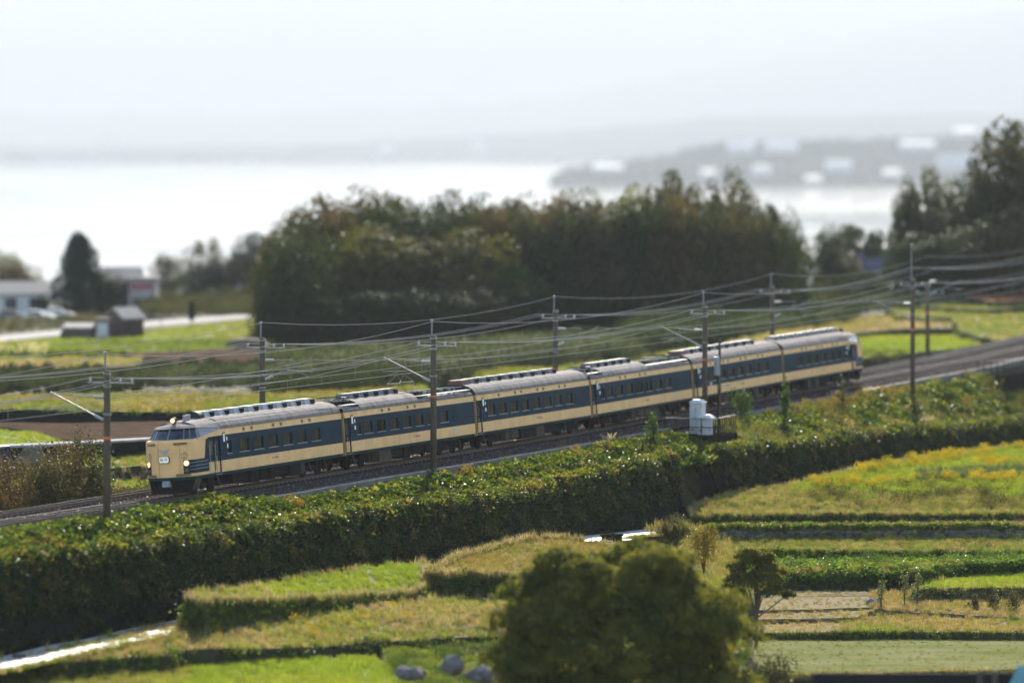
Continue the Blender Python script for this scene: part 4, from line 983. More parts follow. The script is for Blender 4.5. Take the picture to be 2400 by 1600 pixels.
D2 = patch('grass_field', [(470, 1543, -5.55), (880, 1540, -5.55), (930, 1600, -5.6), (930, 1700, -5.6), (400, 1700, -5.6), (440, 1575, -5.55)], M_fgreen, .8)
sow(D2, 'tuft', 14, BRT, .6, 1.0)
E_ = patch('weedy_ground', [(880, 1512, -5.6), (1200, 1494, -5.65), (1480, 1500, -5.9), (1740, 1440, -7.2), (1760, 1720, -8.2), (920, 1720, -5.9), (935, 1600, -5.65)], M_ftan, .8)
sow(E_, 'tuft', 12, [DRK[1], GRN[0], YEL[0], GRN[1], TAN[2]], .6, 1.1, .4); sow(E_, 'twig', .5, GRN[:2], .5, .9)
# ---- around the underpass mouth
K = patch('grass_verge', [(1305, 1276, -6.15), (1400, 1262, -6.15), (1545, 1243, -6.2), (1600, 1216, -6.2), (1640, 1206, -6.15), (1690, 1232, -6.3), (1760, 1400, -6.8), (1400, 1420, -6.6), (1290, 1340, -6.3)], M_fgreen, 1.0)
sow(K, 'tuft', 13, [GRN[1], YEL[0], ORG[0], GRN[2], YEL[1]], .5, 1.0, .35); sow(K, 'long', 2.2, YEL + ORG, .6, 1.1, cond=lambda p: uv(p)[0] > 1590)
# ---- terraces on the right, stepping down towards the camera
F0 = patch('flower_terrace', [(1618, 1196, 'Y', 296.5), (1660, 1176, 'Y', 299), (1720, 1160, 'Y', 302), (1800, 1148, 'Y', 305), (1880, 1134, 'Y', 309), (1960, 1113, 'Y', 314), (2100, 1086, 'Y', 325), (2250, 1066, 'Y', 336), (2480, 1040, 'Y', 350), (2480, 1204, 'Y', 296), (2200, 1206, 'Y', 295.5), (1900, 1206, 'Y', 295), (1700, 1209, 'Y', 294.5), (1635, 1214, 'Y', 294)], M_fgreen, 1.2)
def zone(p):
    u, v = uv(p); t = (v - (1148 - (u - 1800) * .165))            # px below the back edge
    return u, v, t
def f0pal(p):
    u, v, t = zone(p); w_ = noise.noise(Vector((p.x * .25, p.y * .18, 0))) * 14
    if u < 1850 + w_ * 3: return R.choice([TAN[0], TAN[1], YEL[1], GRN[1], ORG[2], YEL[0]])
    if v > 1158 + w_ * 1.5: return pick([GRN[1], TAN[2], TAN[1], YEL[1], TAN[2], GRN[0], ORG[0]], p, .3)
    return R.choice([BRT[1], BRT[0], BRT[1], BRT[2], GRN[2]])
for a, b, c in F0['tris']:
    Ar = (b - a).cross(c - a).length / 2
    for _ in range(int(Ar * 14)):
        r1, r2 = math.sqrt(R.random()), R.random(); p = a * (1 - r1) + b * (r1 * (1 - r2)) + c * (r1 * r2)
        if not in_view(p): continue
        u, v, t = zone(p); w_ = noise.noise(Vector((p.x * .25, p.y * .15, 4))) * 12
        ITEMS['tuft'].append((p, rz(), R.uniform(.6, 1.1), f0pal(p)))
        back = YH + 0
        if u > 1900 and R.random() < .06 and (abs(v - (1133 - (u - 2150) * .03) - w_) < 9 or (u > 1990 and v < 1100 - (u - 2100) * .17 + w_ + 6) or (u > 2280 and abs(v - 1092 - w_) < 7)): ITEMS['gold'].append((p, rz(), R.uniform(.6, .95), R.choice([(.34, .26, .02), (.37, .28, .02), (.28, .25, .03)])))
        if u > 2150 and abs(v - 1118 + (u - 2200) * .03 - w_ * .4) < 11 and R.random() < .5: ITEMS['long'].append((p, rz(), R.uniform(.6, 1.), R.choice(DRK)))
        if u > 1900 and 1143 < v < 1194 and R.random() < .10 * max(0, .6 + 2 * noise.noise(Vector((p.x * .45, p.y * .3, 8)))): ITEMS['twig'].append((p, rz(), R.uniform(.5, 1.0), R.choice([(.06, .08, .02), (.1, .1, .025), (.14, .12, .03)])))
sow_edge(F0, 'tuft', 20, DRK + GRN, .6, 1.1); sow_edge(F0, 'long', 5, [TAN[0], YEL[1]], .5, .8, f1=.1, facing=False);
M_stone = mat('field_stone', (.11, .1, .085), rough=.9, var=.45, scale=3, bump=.5, bscale=8)
F1 = patch('ploughed_terrace', [(1700, 1224, 'Y', 294.4), (1740, 1219, 'Y', 295), (1900, 1217, 'Y', 295.5), (2480, 1215, 'Y', 296), (2480, 1233, 'Y', 290.3), (2345, 1232, 'Y', 290.5), (2320, 1229, 'Y', 291.), (1950, 1231, 'Y', 290.8), (1720, 1233, 'Y', 290.4), (1680, 1236, 'Y', 290.), (1665, 1238, 'Y', 290.4)], M_fplow, 1.1, .2, riser=M_stone)
sow(F1, 'tuft', 3, TAN + ORG, .4, .7); sow_edge(F1, 'vine', 5, [(.08, .14, .012), (.12, .15, .02)], .5, .9, f1=.2); sow_edge(F1, 'tuft', 22, GRN + YEL, .5, .9, f1=.25); sow_edge(F1, 'tuft', 9, DRK, .5, .9, f0=.2, f1=1)
stn = []
for q in range(4):
    m_ = MB(); k_ = [(math.cos(a) * R.uniform(.8, 1.1), math.sin(a) * R.uniform(.8, 1.1)) for a in [6.2832 * i / 7 for i in range(7)]]
    m_.add([(x * .22, -.10, z * .14) for x, z in k_] + [(x * .15, -.19, z * .09) for x, z in k_], [tuple(range(7)), tuple(range(7, 14))] + [(i, (i + 1) % 7, 7 + (i + 1) % 7, 7 + i) for i in range(7)]); o_ = m_.build('wall_stone', M_stone); stn.append(o_.data); bpy.data.objects.remove(o_)
Qs, Ls = F1['Q'], F1['low']
for i in range(len(Qs)):
    a_, b_ = Qs[i], Qs[(i + 1) % len(Qs)]; la, lb = Ls[i], Ls[(i + 1) % len(Qs)]
    e_ = b_ - a_
    if Vector((e_.y, -e_.x, 0)).normalized().y > -.6 or not in_view(a_): continue
    for row in (.35, .62, .88):
        for k in range(max(1, int(e_.length / .42))):
            t = (k + .5 + R.uniform(-.2, .2)) / max(1, int(e_.length / .42)); p = a_.lerp(b_, t).lerp(la.lerp(lb, t), row + R.uniform(-.05, .05))
            if R.random() < .28 or len([1 for c in F1['o'].children]) > 290: continue
            o_ = inst('wall_stone', R.choice(stn), F1['o']); o_.location = p; o_.rotation_euler = (R.gauss(.3, .1), R.gauss(0, .3), R.gauss(0, .1)); o_.scale = (R.uniform(.6, 1.2),) * 3
F2 = patch('terrace_field', [(1670, 1266, 'Y', 290), (1800, 1263, 'Y', 290), (2480, 1262, 'Y', 290), (2480, 1290, 'Y', 282.5), (2350, 1296, 'Y', 282), (2260, 1293, 'Y', 282.3), (1900, 1291, 'Y', 282.4), (1730, 1291, 'Y', 282.4), (1700, 1297, 'Y', 282)], M_ftan, 1.0, .25)
sow(F2, 'tuft', 12, [TAN[2], YEL[0], GRN[0], ORG[2], GRN[2], TAN[1]], .5, 1.0, .4); sow(F2, 'twig', .18, GRN, .5, .8); sow_edge(F2, 'tuft', 28, GRN[:2] + DRK, .6, 1.1)
F3 = patch('vegetable_terrace', [(1690, 1322, 'Y', 280), (1800, 1314, 'Y', 282), (2050, 1312, 'Y', 282), (2480, 1306, 'Y', 282), (2480, 1318, 'Y', 276), (2260, 1322, 'Y', 275), (2235, 1338, 'Y', 274), (2000, 1346, 'Y', 273.4), (1800, 1346, 'Y', 273.4), (1730, 1345, 'Y', 273.4)], M_fgreen, 1.4, .2)
sow(F3, 'tuft', 10, GRN, .6, 1.0); sow(F3, 'vine', 1.6, [(.08, .14, .02), (.1, .155, .022)], .6, 1.2); sow(F3, 'tuft', 8, YEL + TAN[:2], .6, 1.0, .5); sow(F3, 'twig', .35, [(.1, .16, .03)], .6, 1.0); sow_edge(F3, 'tuft', 22, DRK, .6, 1.1); sow_edge(F3, 'vine', 5, [(.07, .14, .012)], .6, 1.0, f1=.3)
F3b = patch('rice_field', [(2235, 1352, 'Y', 274), (2330, 1340, 'Y', 275.5), (2480, 1338, 'Y', 276), (2480, 1374, 'Y', 267.5), (2180, 1378, 'Y', 267), (2140, 1384, 'Y', 266.4), (2190, 1366, 'Y', 270)], M_fgreen, .8)
sow(F3b, 'tuft', 15, BRT, .5, .8); sow_edge(F3b, 'tuft', 14, TAN + YEL, .6, 1.0)
G0 = patch('bare_field', [(1720, 1394, 'Y', 270.5), (1800, 1384, 'Y', 272), (2060, 1385, 'Y', 272), (2150, 1388, 'Y', 271), (2480, 1392, 'Y', 270), (2480, 1450, 'Y', 257), (2080, 1432, 'Y', 261), (2040, 1421, 'Y', 263.5), (1900, 1427, 'Y', 262.4), (1720, 1432, 'Y', 261.6)], M_ftan, .8, .3, riser=M_soil); sow_edge(G0, 'tuft', 7, TAN + YEL, .4, .8)
sow(G0, 'tuft', 3, TAN, .4, .7, cond=lambda p: uv(p)[0] < 2060); sow(G0, 'tuft', 12, [YEL[0], ORG[2], TAN[1], TAN[0], ORG[0]], .5, 1.0, .25, cond=lambda p: uv(p)[0] > 2040); sow(G0, 'twig', .12, GRN, .5, .9, cond=lambda p: uv(p)[0] > 2100)
G1 = patch('bare_field', [(1720, 1440, 'Y', 261.6), (1950, 1434, 'Y', 262), (2060, 1426, 'Y', 263), (2010, 1446, 'Y', 258.5), (1900, 1450, 'Y', 258), (1720, 1452, 'Y', 257.6)], M_ftan, .9, .4, riser=M_soil); sow(G1, 'tuft', 6, TAN, .4, .7); sow_edge(G1, 'tuft', 9, TAN + YEL, .4, .9)
G2 = patch('bare_field', [(1720, 1462, 'Y', 258), (1960, 1456, 'Y', 259), (2080, 1440, 'Y', 261), (2200, 1446, 'Y', 259), (2480, 1456, 'Y', 257), (2480, 1484, 'Y', 251), (2100, 1478, 'Y', 252), (1720, 1482, 'Y', 251.6)], M_ftan, .8, .3)
sow(G2, 'tuft', 4, TAN, .4, .8, cond=lambda p: uv(p)[0] < 1990); sow(G2, 'tuft', 12, [GRN[2], TAN[1], ORG[2], YEL[2], TAN[0]], .5, 1.0, .3, cond=lambda p: uv(p)[0] > 1970); sow_edge(G2, 'tuft', 18, DRK + GRN, .6, 1.1)
G3 = patch('mown_lawn', [(1720, 1494, 'Y', 252.5), (2050, 1490, 'Y', 253), (2480, 1490, 'Y', 253), (2480, 1566, 'Y', 236), (2200, 1572, 'Y', 235), (1900, 1578, 'Y', 233.5), (1720, 1590, 'Y', 231)], mat('lawn', (.10, .115, .03), rough=1, spec=0, col2=(.19, .185, .095), scale=.35, stretch=(.35, 1.2, 1), bump=.5, bscale=5), 1.2, .3)
sow(G3, 'tuft', 2.2, [(.14, .16, .05), (.18, .18, .08), (.2, .19, .1)], .3, .55, .1); sow_edge(G3, 'tuft', 16, TAN + YEL, .5, .9, f1=.3)
G4 = patch('bare_field', [(1500, 1640, 'Y', 232), (1720, 1622, 'Y', 233), (2480, 1612, 'Y', 235), (2480, 1760, 'Y', 200), (1500, 1760, 'Y', 200)], M_soil, 1)
sow(G4, 'tuft', 6, YEL + ORG, .6, 1.1)
# ---- beyond the tracks on the left
bgp = lambda nm, pts, m, sk=.9, **k: patch(nm, pts, m, sk, .35, .4, 4, **k)
H0 = bgp('grass_field', [(-60, 1062, -2.0), (120, 1056, -1.95), (300, 1064, -2.05), (450, 1056, -2.1), (700, 1030, -2.1), (700, 1062, -2.2), (345, 1090, -2.2), (250, 1098, -2.2), (150, 1088, -2.1), (-60, 1076, -2.1)], M_fgreen)
sow(H0, 'tuft', 5, YEL + GRN + TAN, .7, 1.1, .2); sow_edge(H0, 'long', 3, TAN, .5, .8)
H1 = bgp('grass_field', [(-60, 1085, -2.55), (160, 1088, -2.55), (420, 1086, -2.55), (700, 1062, -2.55), (700, 1080, -2.6), (340, 1092, -2.6), (180, 1106, -2.6), (-60, 1110, -2.6)], M_fgreen)
sow(H1, 'tuft', 6, BRT + YEL + TAN[:2], .6, 1.0, .2); sow_edge(H1, 'tuft', 6, DRK + TAN, .6, 1.0)
H2 = bgp('rice_field', [(-60, 1118, -3.0), (180, 1112, -3.0), (345, 1096, -3.0), (600, 1070, -3.0), (800, 1100, -3.2), (420, 1170, -3.3), (-60, 1230, -3.3)], M_fgreen)
sow(H2, 'tuft', 7, BRT + GRN, .6, 1.0, .2, cond=lambda p: uv(p)[0] < 420); sow(H2, 'long', 1., TAN + YEL, .6, 1.0, cond=lambda p: uv(p)[0] < 420)
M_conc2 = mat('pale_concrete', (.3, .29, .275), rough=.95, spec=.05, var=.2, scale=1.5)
# concrete irrigation wall with a pale top
cw = empty('channel_wall', at_z(170, 1046, -1.2), 'low concrete channel wall with a pale top and dark face, across the fields left of the cab', 'wall')
pts = [at_z(-60, 1052, -1.15), at_z(100, 1046, -1.15), at_z(345, 1033, -1.15), at_z(700, 1012, -1.15), at_z(1000, 990, -1.15)]
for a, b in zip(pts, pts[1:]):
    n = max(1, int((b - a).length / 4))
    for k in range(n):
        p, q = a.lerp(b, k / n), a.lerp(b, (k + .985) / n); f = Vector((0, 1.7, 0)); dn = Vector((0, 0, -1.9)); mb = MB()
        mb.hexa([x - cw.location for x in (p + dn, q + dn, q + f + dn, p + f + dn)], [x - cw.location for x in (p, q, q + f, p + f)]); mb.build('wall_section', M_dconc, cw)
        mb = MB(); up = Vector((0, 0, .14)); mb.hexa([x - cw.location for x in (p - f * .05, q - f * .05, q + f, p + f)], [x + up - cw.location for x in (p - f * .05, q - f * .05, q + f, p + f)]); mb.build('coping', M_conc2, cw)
mb = MB(); p = at_z(50, 1050, -1.1); q = at_z(97, 1047, -1.1); mb.hexa([p + Vector((-.6, -.3, -.95)), q + Vector((.3, -.3, -.95)), q + Vector((.3, .1, -.95)), p + Vector((-.6, .1, -.95))], [p + Vector((.15, -.08, .0)), q + Vector((0, -.08, .0)), q + Vector((0, .1, .0)), p + Vector((.15, .1, 0))])
tag(mb.build('concrete_ramp', M_conc), 'small pale concrete block set against the channel wall by the mound', 'block')
H3 = bgp('rice_field', [(-60, 1010, -1.35), (60, 1012, -1.35), (185, 1042, -1.35), (-60, 1049, -1.35)], M_fgreen, .6); sow(H3, 'tuft', 5, BRT, .6, .9); sow_edge(H3, 'tuft', 8, GRN, .6, 1.)
H4 = bgp('ploughed_field', [(-60, 988, -1.35), (180, 990, -1.35), (345, 986, -1.35), (700, 975, -1.35), (1000, 965, -1.35), (1000, 990, -1.4), (700, 1009, -1.4), (345, 1032, -1.4), (200, 1042, -1.4), (70, 1010, -1.4)], M_fplow, .6)
H5 = bgp('grass_field', [(-60, 930, -.8), (100, 926, -.8), (345, 925, -.8), (600, 925, -.8), (760, 905, -.8), (1000, 890, -.8), (1000, 950, -.8), (600, 966, -.8), (345, 966, -.8), (60, 960, -.8), (-60, 958, -.8)], M_ftan, .95, riser=M_dconc)
sow(H5, 'tuft', 3, YEL + ORG + GRN, .8, 1.3, .12); sow_edge(H5, 'tuft', 5, GRN + DRK, .7, 1.2, f1=.3); sow(H5, 'long', .4, [(.26, .2, .05), (.22, .18, .06)], .8, 1.5, cond=lambda p: 300 < uv(p)[0] < 480)
H6 = bgp('grass_field', [(-60, 838, -2.0), (100, 840, -2.0), (330, 838, -2.0), (340, 856, -2.0), (200, 862, -2.0), (-60, 866, -2.0)], M_ftan, .9); sow(H6, 'tuft', 1.2, TAN + YEL, 1, 1.5)
H7 = bgp('ploughed_field', [(300, 826, -2.2), (430, 822, -2.2), (640, 816, -2.2), (800, 815, -2.2), (760, 846, -2.2), (440, 856, -2.2), (360, 842, -2.2)], M_fplow, .8)
H8 = bgp('vegetable_field', [(-60, 808, -2.5), (200, 806, -2.5), (560, 798, -2.5), (640, 800, -2.5), (620, 816, -2.5), (280, 828, -2.5), (100, 840, -2.5), (-60, 838, -2.5)], M_fgreen, .8); sow(H8, 'tuft', 1.6, GRN, 1, 1.6); sow_edge(H8, 'tuft', 2, DRK, 1, 1.6)
H9 = bgp('green_lawn', [(-60, 810, -3.0), (60, 798, -3.0), (330, 778, -3.0), (560, 752, -3.0), (680, 748, -3.0), (650, 785, -3.0), (560, 793, -3.0), (180, 802, -3.0), (-60, 812, -3.0)], M_fgreen, .8); sow(H9, 'tuft', 1.2, BRT + YEL[:2], .9, 1.4, .05)
mb = MB(); Rd = [(-80, 806, 792), (0, 800, 786), (150, 784, 772), (250, 776, 765), (335, 765, 753), (450, 756, 745), (560, 747, 738), (700, 740, 734)]
mb.add([at_z(u, v, -2.95) for u, v, _ in Rd] + [at_z(u, v, -2.95) for u, _, v in Rd], [(i, i + 1, len(Rd) + i + 1, len(Rd) + i) for i in range(len(Rd) - 1)]); tag(mb.build('road', M_road, recalc=False), kind='structure')
# ---- beyond the tracks on the right
R1 = bgp('rice_field', [(1900, 800, -1.3), (2010, 788, -1.3), (2260, 787, -1.3), (2330, 800, -1.3), (2240, 816, -1.35), (2060, 836, -1.4), (1900, 850, -1.4)], M_fgreen, 1.2); sow(R1, 'tuft', 3, BRT, .8, 1.2, .05)
R2 = bgp('dry_field', [(1850, 775, -.75), (1980, 752, -.7), (2200, 745, -.7), (2240, 750, -.7), (2230, 769, -.75), (2120, 770, -.75), (2040, 776, -.75), (1980, 788, -.75), (1850, 800, -.8)], M_ftan, 1.0); sow(R2, 'tuft', 1.2, TAN, 1, 1.4, .08); sow_edge(R2, 'tuft', 2, DRK, .8, 1.2)
R3 = bgp('grass_field', [(2080, 722, -.1), (2250, 712, -.1), (2480, 725, -.1), (2480, 790, -.7), (2340, 800, -.8), (2255, 778, -.6), (2230, 745, -.3), (2100, 744, -.3)], M_fgreen, .9); sow(R3, 'tuft', 1.5, YEL + GRN + TAN, .9, 1.5, .07); sow_edge(R3, 'tuft', 2, DRK, .8, 1.2)
R4 = bgp('grass_field', [(2160, 718, .3), (2220, 708, .35), (2300, 702, .35), (2480, 704, .35), (2480, 722, .3), (2300, 726, .3)], M_fgreen, .9); sow(R4, 'tuft', 1.2, YEL + GRN, .9, 1.5, .07)
R5 = bgp('stubble_field', [(2260, 696, .95), (2330, 684, 1.0), (2480, 682, 1.0), (2480, 702, .95), (2330, 708, .95)], M_pink, .9); sow(R5, 'tuft', 1.2, [(.3, .14, .08), (.26, .13, .07)], .9, 1.3)
R6 = bgp('dry_field', [(1700, 800, -.6), (1960, 750, -.6), (2080, 738, -.6), (2120, 742, -.62), (2080, 756, -.65), (1960, 775, -.7), (1700, 830, -.8)], M_ftan, .9); sow(R6, 'tuft', 1, TAN + YEL, .9, 1.4, .07)
R7 = bgp('grass_bank', [(1050, 880, -1.6), (1180, 868, -1.5), (1300, 862, -1.5), (1480, 838, -1.5), (1620, 815, -1.5), (1700, 830, -1.6), (1400, 880, -1.8), (1050, 905, -1.8)], M_ftan, .9); sow(R7, 'tuft', 2.5, YEL + GRN + TAN, .9, 1.5, .08)
for q_, n_ in ((A, 3.), (B, 3.), (C, 1.5), (Lp, 1.2), (F0, 3.), (F2, 3.), (F3, 2.), (F3b, 1.5), (G2, 1.)):
    sow_edge(q_, 'vine', n_, [(.07, .12, .015), (.1, .14, .02), (.06, .09, .015)], .4, .9, f0=.05, f1=.55); sow_edge(q_, 'long', n_ * .8, GRN + YEL + TAN[:2], .5, .85, f1=.15, facing=False)
scatter('edge_weeds', 'vine', ITEMS['vine']); scatter('field_weeds', 'twig', ITEMS['twig'])
for k, nm in (('tuft', 'grass_tufts'), ('long', 'long_grass'), ('gold', 'yellow_flowers')):
    scatter(nm, k, ITEMS[k]) if ITEMS[k] else None
print('ITEMS', {k: len(v) for k, v in ITEMS.items()})
# ------------------------------------------------------------------ vines on the bank, hedges
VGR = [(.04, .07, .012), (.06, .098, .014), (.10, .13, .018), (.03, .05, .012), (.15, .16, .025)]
HGR = [(.022, .04, .009), (.03, .052, .01), (.045, .065, .012), (.02, .034, .01)]  # vine greens darkened, painting shade on hedge face, wall and underpass
vi, go, pl, tw, lg = [], [], [], [], []
for _ in range(8200):
    s = R.uniform(-64, 178); lf = max(0, min(1, (-14 - s) / 5)); d = R.uniform(3.6 - 1.25 * lf, hd(s) + .3)
    if PS - .2 < s < PS + 5.1 and d < 6.6: continue
    if 128.8 < s < 142.7 and d < 5.8: continue
    z = bank_z(s, max(d, 3.1)) + .42 * lf * max(0, 1 - (d - 2.3) / 3.2); p = T(s, d, z, False)
    if not in_view(p): continue
    hump = noise.noise(Vector((s * .35, d * .6, 2.2)))
    right = s > 58; wet = noise.noise(Vector((s * .12, d * .3, 7)))
    if right and wet > -.05 and R.random() < .75:            # rough weeds and orange seed heads on the taller bank
        if R.random() < .22: go.append((p, rz(), R.uniform(.5, 1.0), R.choice([(.18, .14, .04), (.16, .145, .05), (.2, .14, .035), (.14, .14, .045)])))
        else: lg.append((p, rz(), R.uniform(.7, 1.3), R.choice([(.14, .16, .04), (.17, .18, .05), (.1, .14, .03), (.22, .19, .06)])))
        if R.random() < .35: vi.append((p, (R.gauss(0, .2), R.gauss(0, .2), R.random() * 6.28), R.uniform(.7, 1.2), R.choice(VGR)))
        continue
    vi.append((p + Vector((0, 0, max(0, hump) * .5 * max(.3 * lf, min(1, (d - 3.4) / 1.2)) - .12)), (R.gauss(0, .22), R.gauss(0, .22), R.random() * 6.28), R.uniform(.75, 1.35) * (1 + .4 * max(0, hump)), R.choice(VGR)))
for c, n, sp in ((S_at(40, 4.5), 9, (3.0, .9)), (S_at(130, 5.0), 14, (1.8, .9)), (S_at(665, 3.6), 14, (.8, .2)), (S_at(1078, 3.6), 12, (.6, .25)), (S_at(1350, 4.2), 12, (1.2, .6)), (S_at(1415, 3.8), 8, (.5, .3)), (S_at(1945, 3.8), 45, (6, .5)), (S_at(2060, 3.8), 45, (4, .4))):
    for _ in range(n):
        s, d = R.gauss(c, sp[0]), 4.2 + R.gauss(0, sp[1]); go.append((T(s, d, bank_z(s, d), False), rz(), R.uniform(.5, .9), R.choice([(.22, .15, .03), (.2, .16, .04), (.25, .16, .03)])))
scatter('vine_cover', 'vine', vi); scatter('weeds', 'long', lg); scatter('orange_seed_heads', 'gold', go)
for u, d, n in ((75, 2.3, 7), (1430, 3.0, 6), (1960, 3.0, 14), (2040, 3.2, 8), (2110, 5.5, 5), (1985, 6.8, 5), (2120, 8.0, 9), (2180, 7.5, 8), (1250, 7.0, 3), (1850, 8.3, 6), (2000, 8.4, 5)):
    s = S_at(u, d)
    for _ in range(n):
        a, b = R.gauss(s, .5), d + R.gauss(0, .35); pl.append((T(a, b, bank_z(a, b) - (.2 if d < 6 else -.1), False), rz(), R.uniform(.32, .62), R.choice([(.6, .5, .38), (.5, .4, .28), (.65, .56, .45)])))
# young trees and ivy clad stumps on the bank
def bush_mesh(seed, n, rx, ry, h, L, lobes=9, stick=True, flat=.0):
    r = random.Random(seed); mb = MB(); cs = []
    for k in range(lobes):
        a = r.random() * 6.283; e = r.uniform(.1, 1) ; z = h * r.uniform(.25, .82); q = math.sqrt(max(.05, 1 - ((z - h * .45) / (h * .62)) ** 2))
        cs.append((Vector((math.cos(a) * rx * .62 * e * q, math.sin(a) * ry * .62 * e * q, z)), r.uniform(.26, .5)))
    for k in range(n):
        c, f = cs[k % lobes]; v = Vector((r.gauss(0, 1), r.gauss(0, 1), r.gauss(0, 1))).normalized(); rad = f * (.72 + .28 * r.random() ** .5) * (1 + .18 * noise.noise(v * 3 + Vector((k % lobes, 0, 0))))
        p = c + Vector((v.x * rx * rad, v.y * ry * rad, v.z * h * rad * .8))
        if p.z < .05: p.z = abs(p.z) + .05
        leaf(mb, p, v + Vector((r.gauss(0, .5), r.gauss(0, .5), .4 + r.gauss(0, .5))), L * r.uniform(.6, 1.3), L * .7 * r.uniform(.6, 1.2), r)
    return mb, cs
def leafm(name, col, oi=.0, v=.45, tr=.38): return mat(name, col, rough=.55, spec=.1, col2=tuple(x * (1 + v) for x in col), scale=1.7, f2=.5, transl=tr, oi=oi)
M_dk = leafm('dark_green_leaves', (.028, .042, .018)); M_ol = leafm('olive_leaves', (.055, .054, .025)); M_rs = leafm('russet_leaves', (.075, .055, .025)); M_yl = leafm('yellow_green_leaves', (.09, .09, .025)); M_or = leafm('orange_leaves', (.19, .10, .02))
M_con = leafm('conifer_needles', (.014, .03, .022), v=.4, tr=.2); M_pale = leafm('pale_grey_green_leaves', (.10, .115, .055)); M_gr = leafm('fresh_green_leaves', (.045, .085, .014)); M_bb = leafm('brown_scrub_leaves', (.085, .055, .025)); M_fg = mat('yellowing_green_leaves', (.045, .07, .013), rough=.6, spec=.15, col2=(.21, .19, .035), scale=.8, f2=.52, transl=.5)
def small_plant(name, pos, rx, ry, h, m, label, cat, n=260, L=.13, seed=1, stem=True, group=None):
    root = empty(name, pos, label, cat, group); mb, cs = bush_mesh(seed, n, rx, ry, h, L, max(4, int(n / 60)))
    mb.build('foliage', m, root, recalc=False)
    st = MB()
    for c, f in cs[:4]: st.tube([(0, 0, -.3), (c.x * .3, c.y * .3, c.z * .5), tuple(c)], .035 * max(.6, h / 2), 5, r2=.012)
    st.build('stem', M_bark, root); return root
def on_bank(u, d, dz=0): s = S_at(u, d); return T(s, d, bank_z(s, d) + dz, False)
small_plant('ivy_stump', on_bank(1530, 4.6), .75, .75, 2.1, M_gr, 'rounded leafy shrub standing above the vines, left of the cabinet railing', 'shrub', 420, .14, 3)
small_plant('young_tree', on_bank(1840, 5.6), .55, .55, 3.4, M_gr, 'thin ivy clad sapling standing in the weeds below the fifth carriage', 'tree', 480, .16, 4)
small_plant('ivy_shrub', on_bank(1975, 4.6), .6, .6, 2.6, M_dk, 'dark weedy shrub topped with pampas plumes, beside the train\'s tail', 'shrub', 300, .14, 5)
small_plant('ivy_shrub', on_bank(1735, 3.6), 1.2, 1.0, 2.3, M_gr, 'broad glossy shrub right of the service pole', 'shrub', 620, .15, 6)
small_plant('ivy_shrub', on_bank(2010, 3.4), .7, .6, 1.5, M_bb, 'brownish seeding shrub on the bank edge just right of the train\'s tail', 'shrub', 260, .12, 7)
M_fence = mat('weathered_fence_wire', (.12, .12, .11), rough=.8, spec=.1)
# vine hedges on their fences
def hedge(s0, s1, label, dens, ext=.35):
    root = empty('vine_hedge', T(s0, hd(s0), hz(s0), False), label, 'hedge'); o0 = root.location; top, face, posts = [], [], []
    n = int((s1 - s0) * dens)
    for _ in range(n):
        s = R.uniform(s0, s1); p = T(s, hd(s) + R.uniform(-.4, .6), hz(s) - R.uniform(-.02, .4) + .22 * noise.noise(Vector((s * .6, 0, 3))), False)
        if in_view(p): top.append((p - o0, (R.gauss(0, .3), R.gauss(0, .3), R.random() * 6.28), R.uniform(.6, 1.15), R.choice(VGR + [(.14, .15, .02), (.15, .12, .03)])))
    nv = Vector((CT, -ST, 0)); az = math.atan2(nv.y, nv.x)
    for _ in range(int((s1 - s0) * 30)):
        s = R.uniform(s0, s1); f = R.random() ** .8; zt__, zb__ = hz(s) - .05, hz(s) - 2.2 - (2.6 if s > 47 else .5) * R.random() ** 1.5
        p = T(s, hd(s) + .80 + .35 * f + R.gauss(0, .12), zt__ + (zb__ - zt__) * f, False)
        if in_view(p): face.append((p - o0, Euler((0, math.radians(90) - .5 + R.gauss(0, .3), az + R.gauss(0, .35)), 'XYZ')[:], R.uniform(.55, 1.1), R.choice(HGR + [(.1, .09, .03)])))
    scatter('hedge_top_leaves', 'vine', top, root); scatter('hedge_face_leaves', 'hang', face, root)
    k = int((s1 - s0) / 2.0)
    for i in range(k):
        s = s0 + .3 + i * 2.0; d = hd(s) + .80
        MB().tube([T(s, d, hz(s) - 2.0, False) - o0, T(s, d, hz(s) - .12, False) - o0], .026, 5).build('fence_post', M_fence, root)
    for zz_ in (-.14, -1.85):
        MB().tube([T(s0 + (s1 - s0) * i / 30, hd(s0 + (s1 - s0) * i / 30) + .80, hz(s0 + (s1 - s0) * i / 30) + zz_, False) - o0 for i in range(31)], .016, 5).build('fence_rail', M_fence, root)
    return root
hedge(-66, GAP0, 'long vine covered hedge on a wire fence above the dark wall, left of the underpass', 15)
hedge(GAP1, 182, 'taller vine covered hedge behind the yellow flowered terrace, right of the underpass', 15)
gapv = []
for _ in range(420):
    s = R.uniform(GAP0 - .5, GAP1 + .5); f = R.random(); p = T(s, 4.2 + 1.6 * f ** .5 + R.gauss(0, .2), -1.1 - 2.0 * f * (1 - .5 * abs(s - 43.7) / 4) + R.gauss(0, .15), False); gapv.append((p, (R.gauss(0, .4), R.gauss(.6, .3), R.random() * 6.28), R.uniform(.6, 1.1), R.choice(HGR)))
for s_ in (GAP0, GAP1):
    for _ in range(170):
        z = R.uniform(-5.2, -1.6); p = T(s_ + R.gauss(0, .35), 6.9 + R.uniform(-1.5, .6), z, False); gapv.append((p, (R.gauss(0, .8), R.gauss(0, .8), R.random() * 6.28), R.uniform(.5, .9), R.choice(VGR if z > -3.4 else HGR)))  # lower leaves switch to the shade-darkened greens
scatter('underpass_vines', 'hang', gapv)
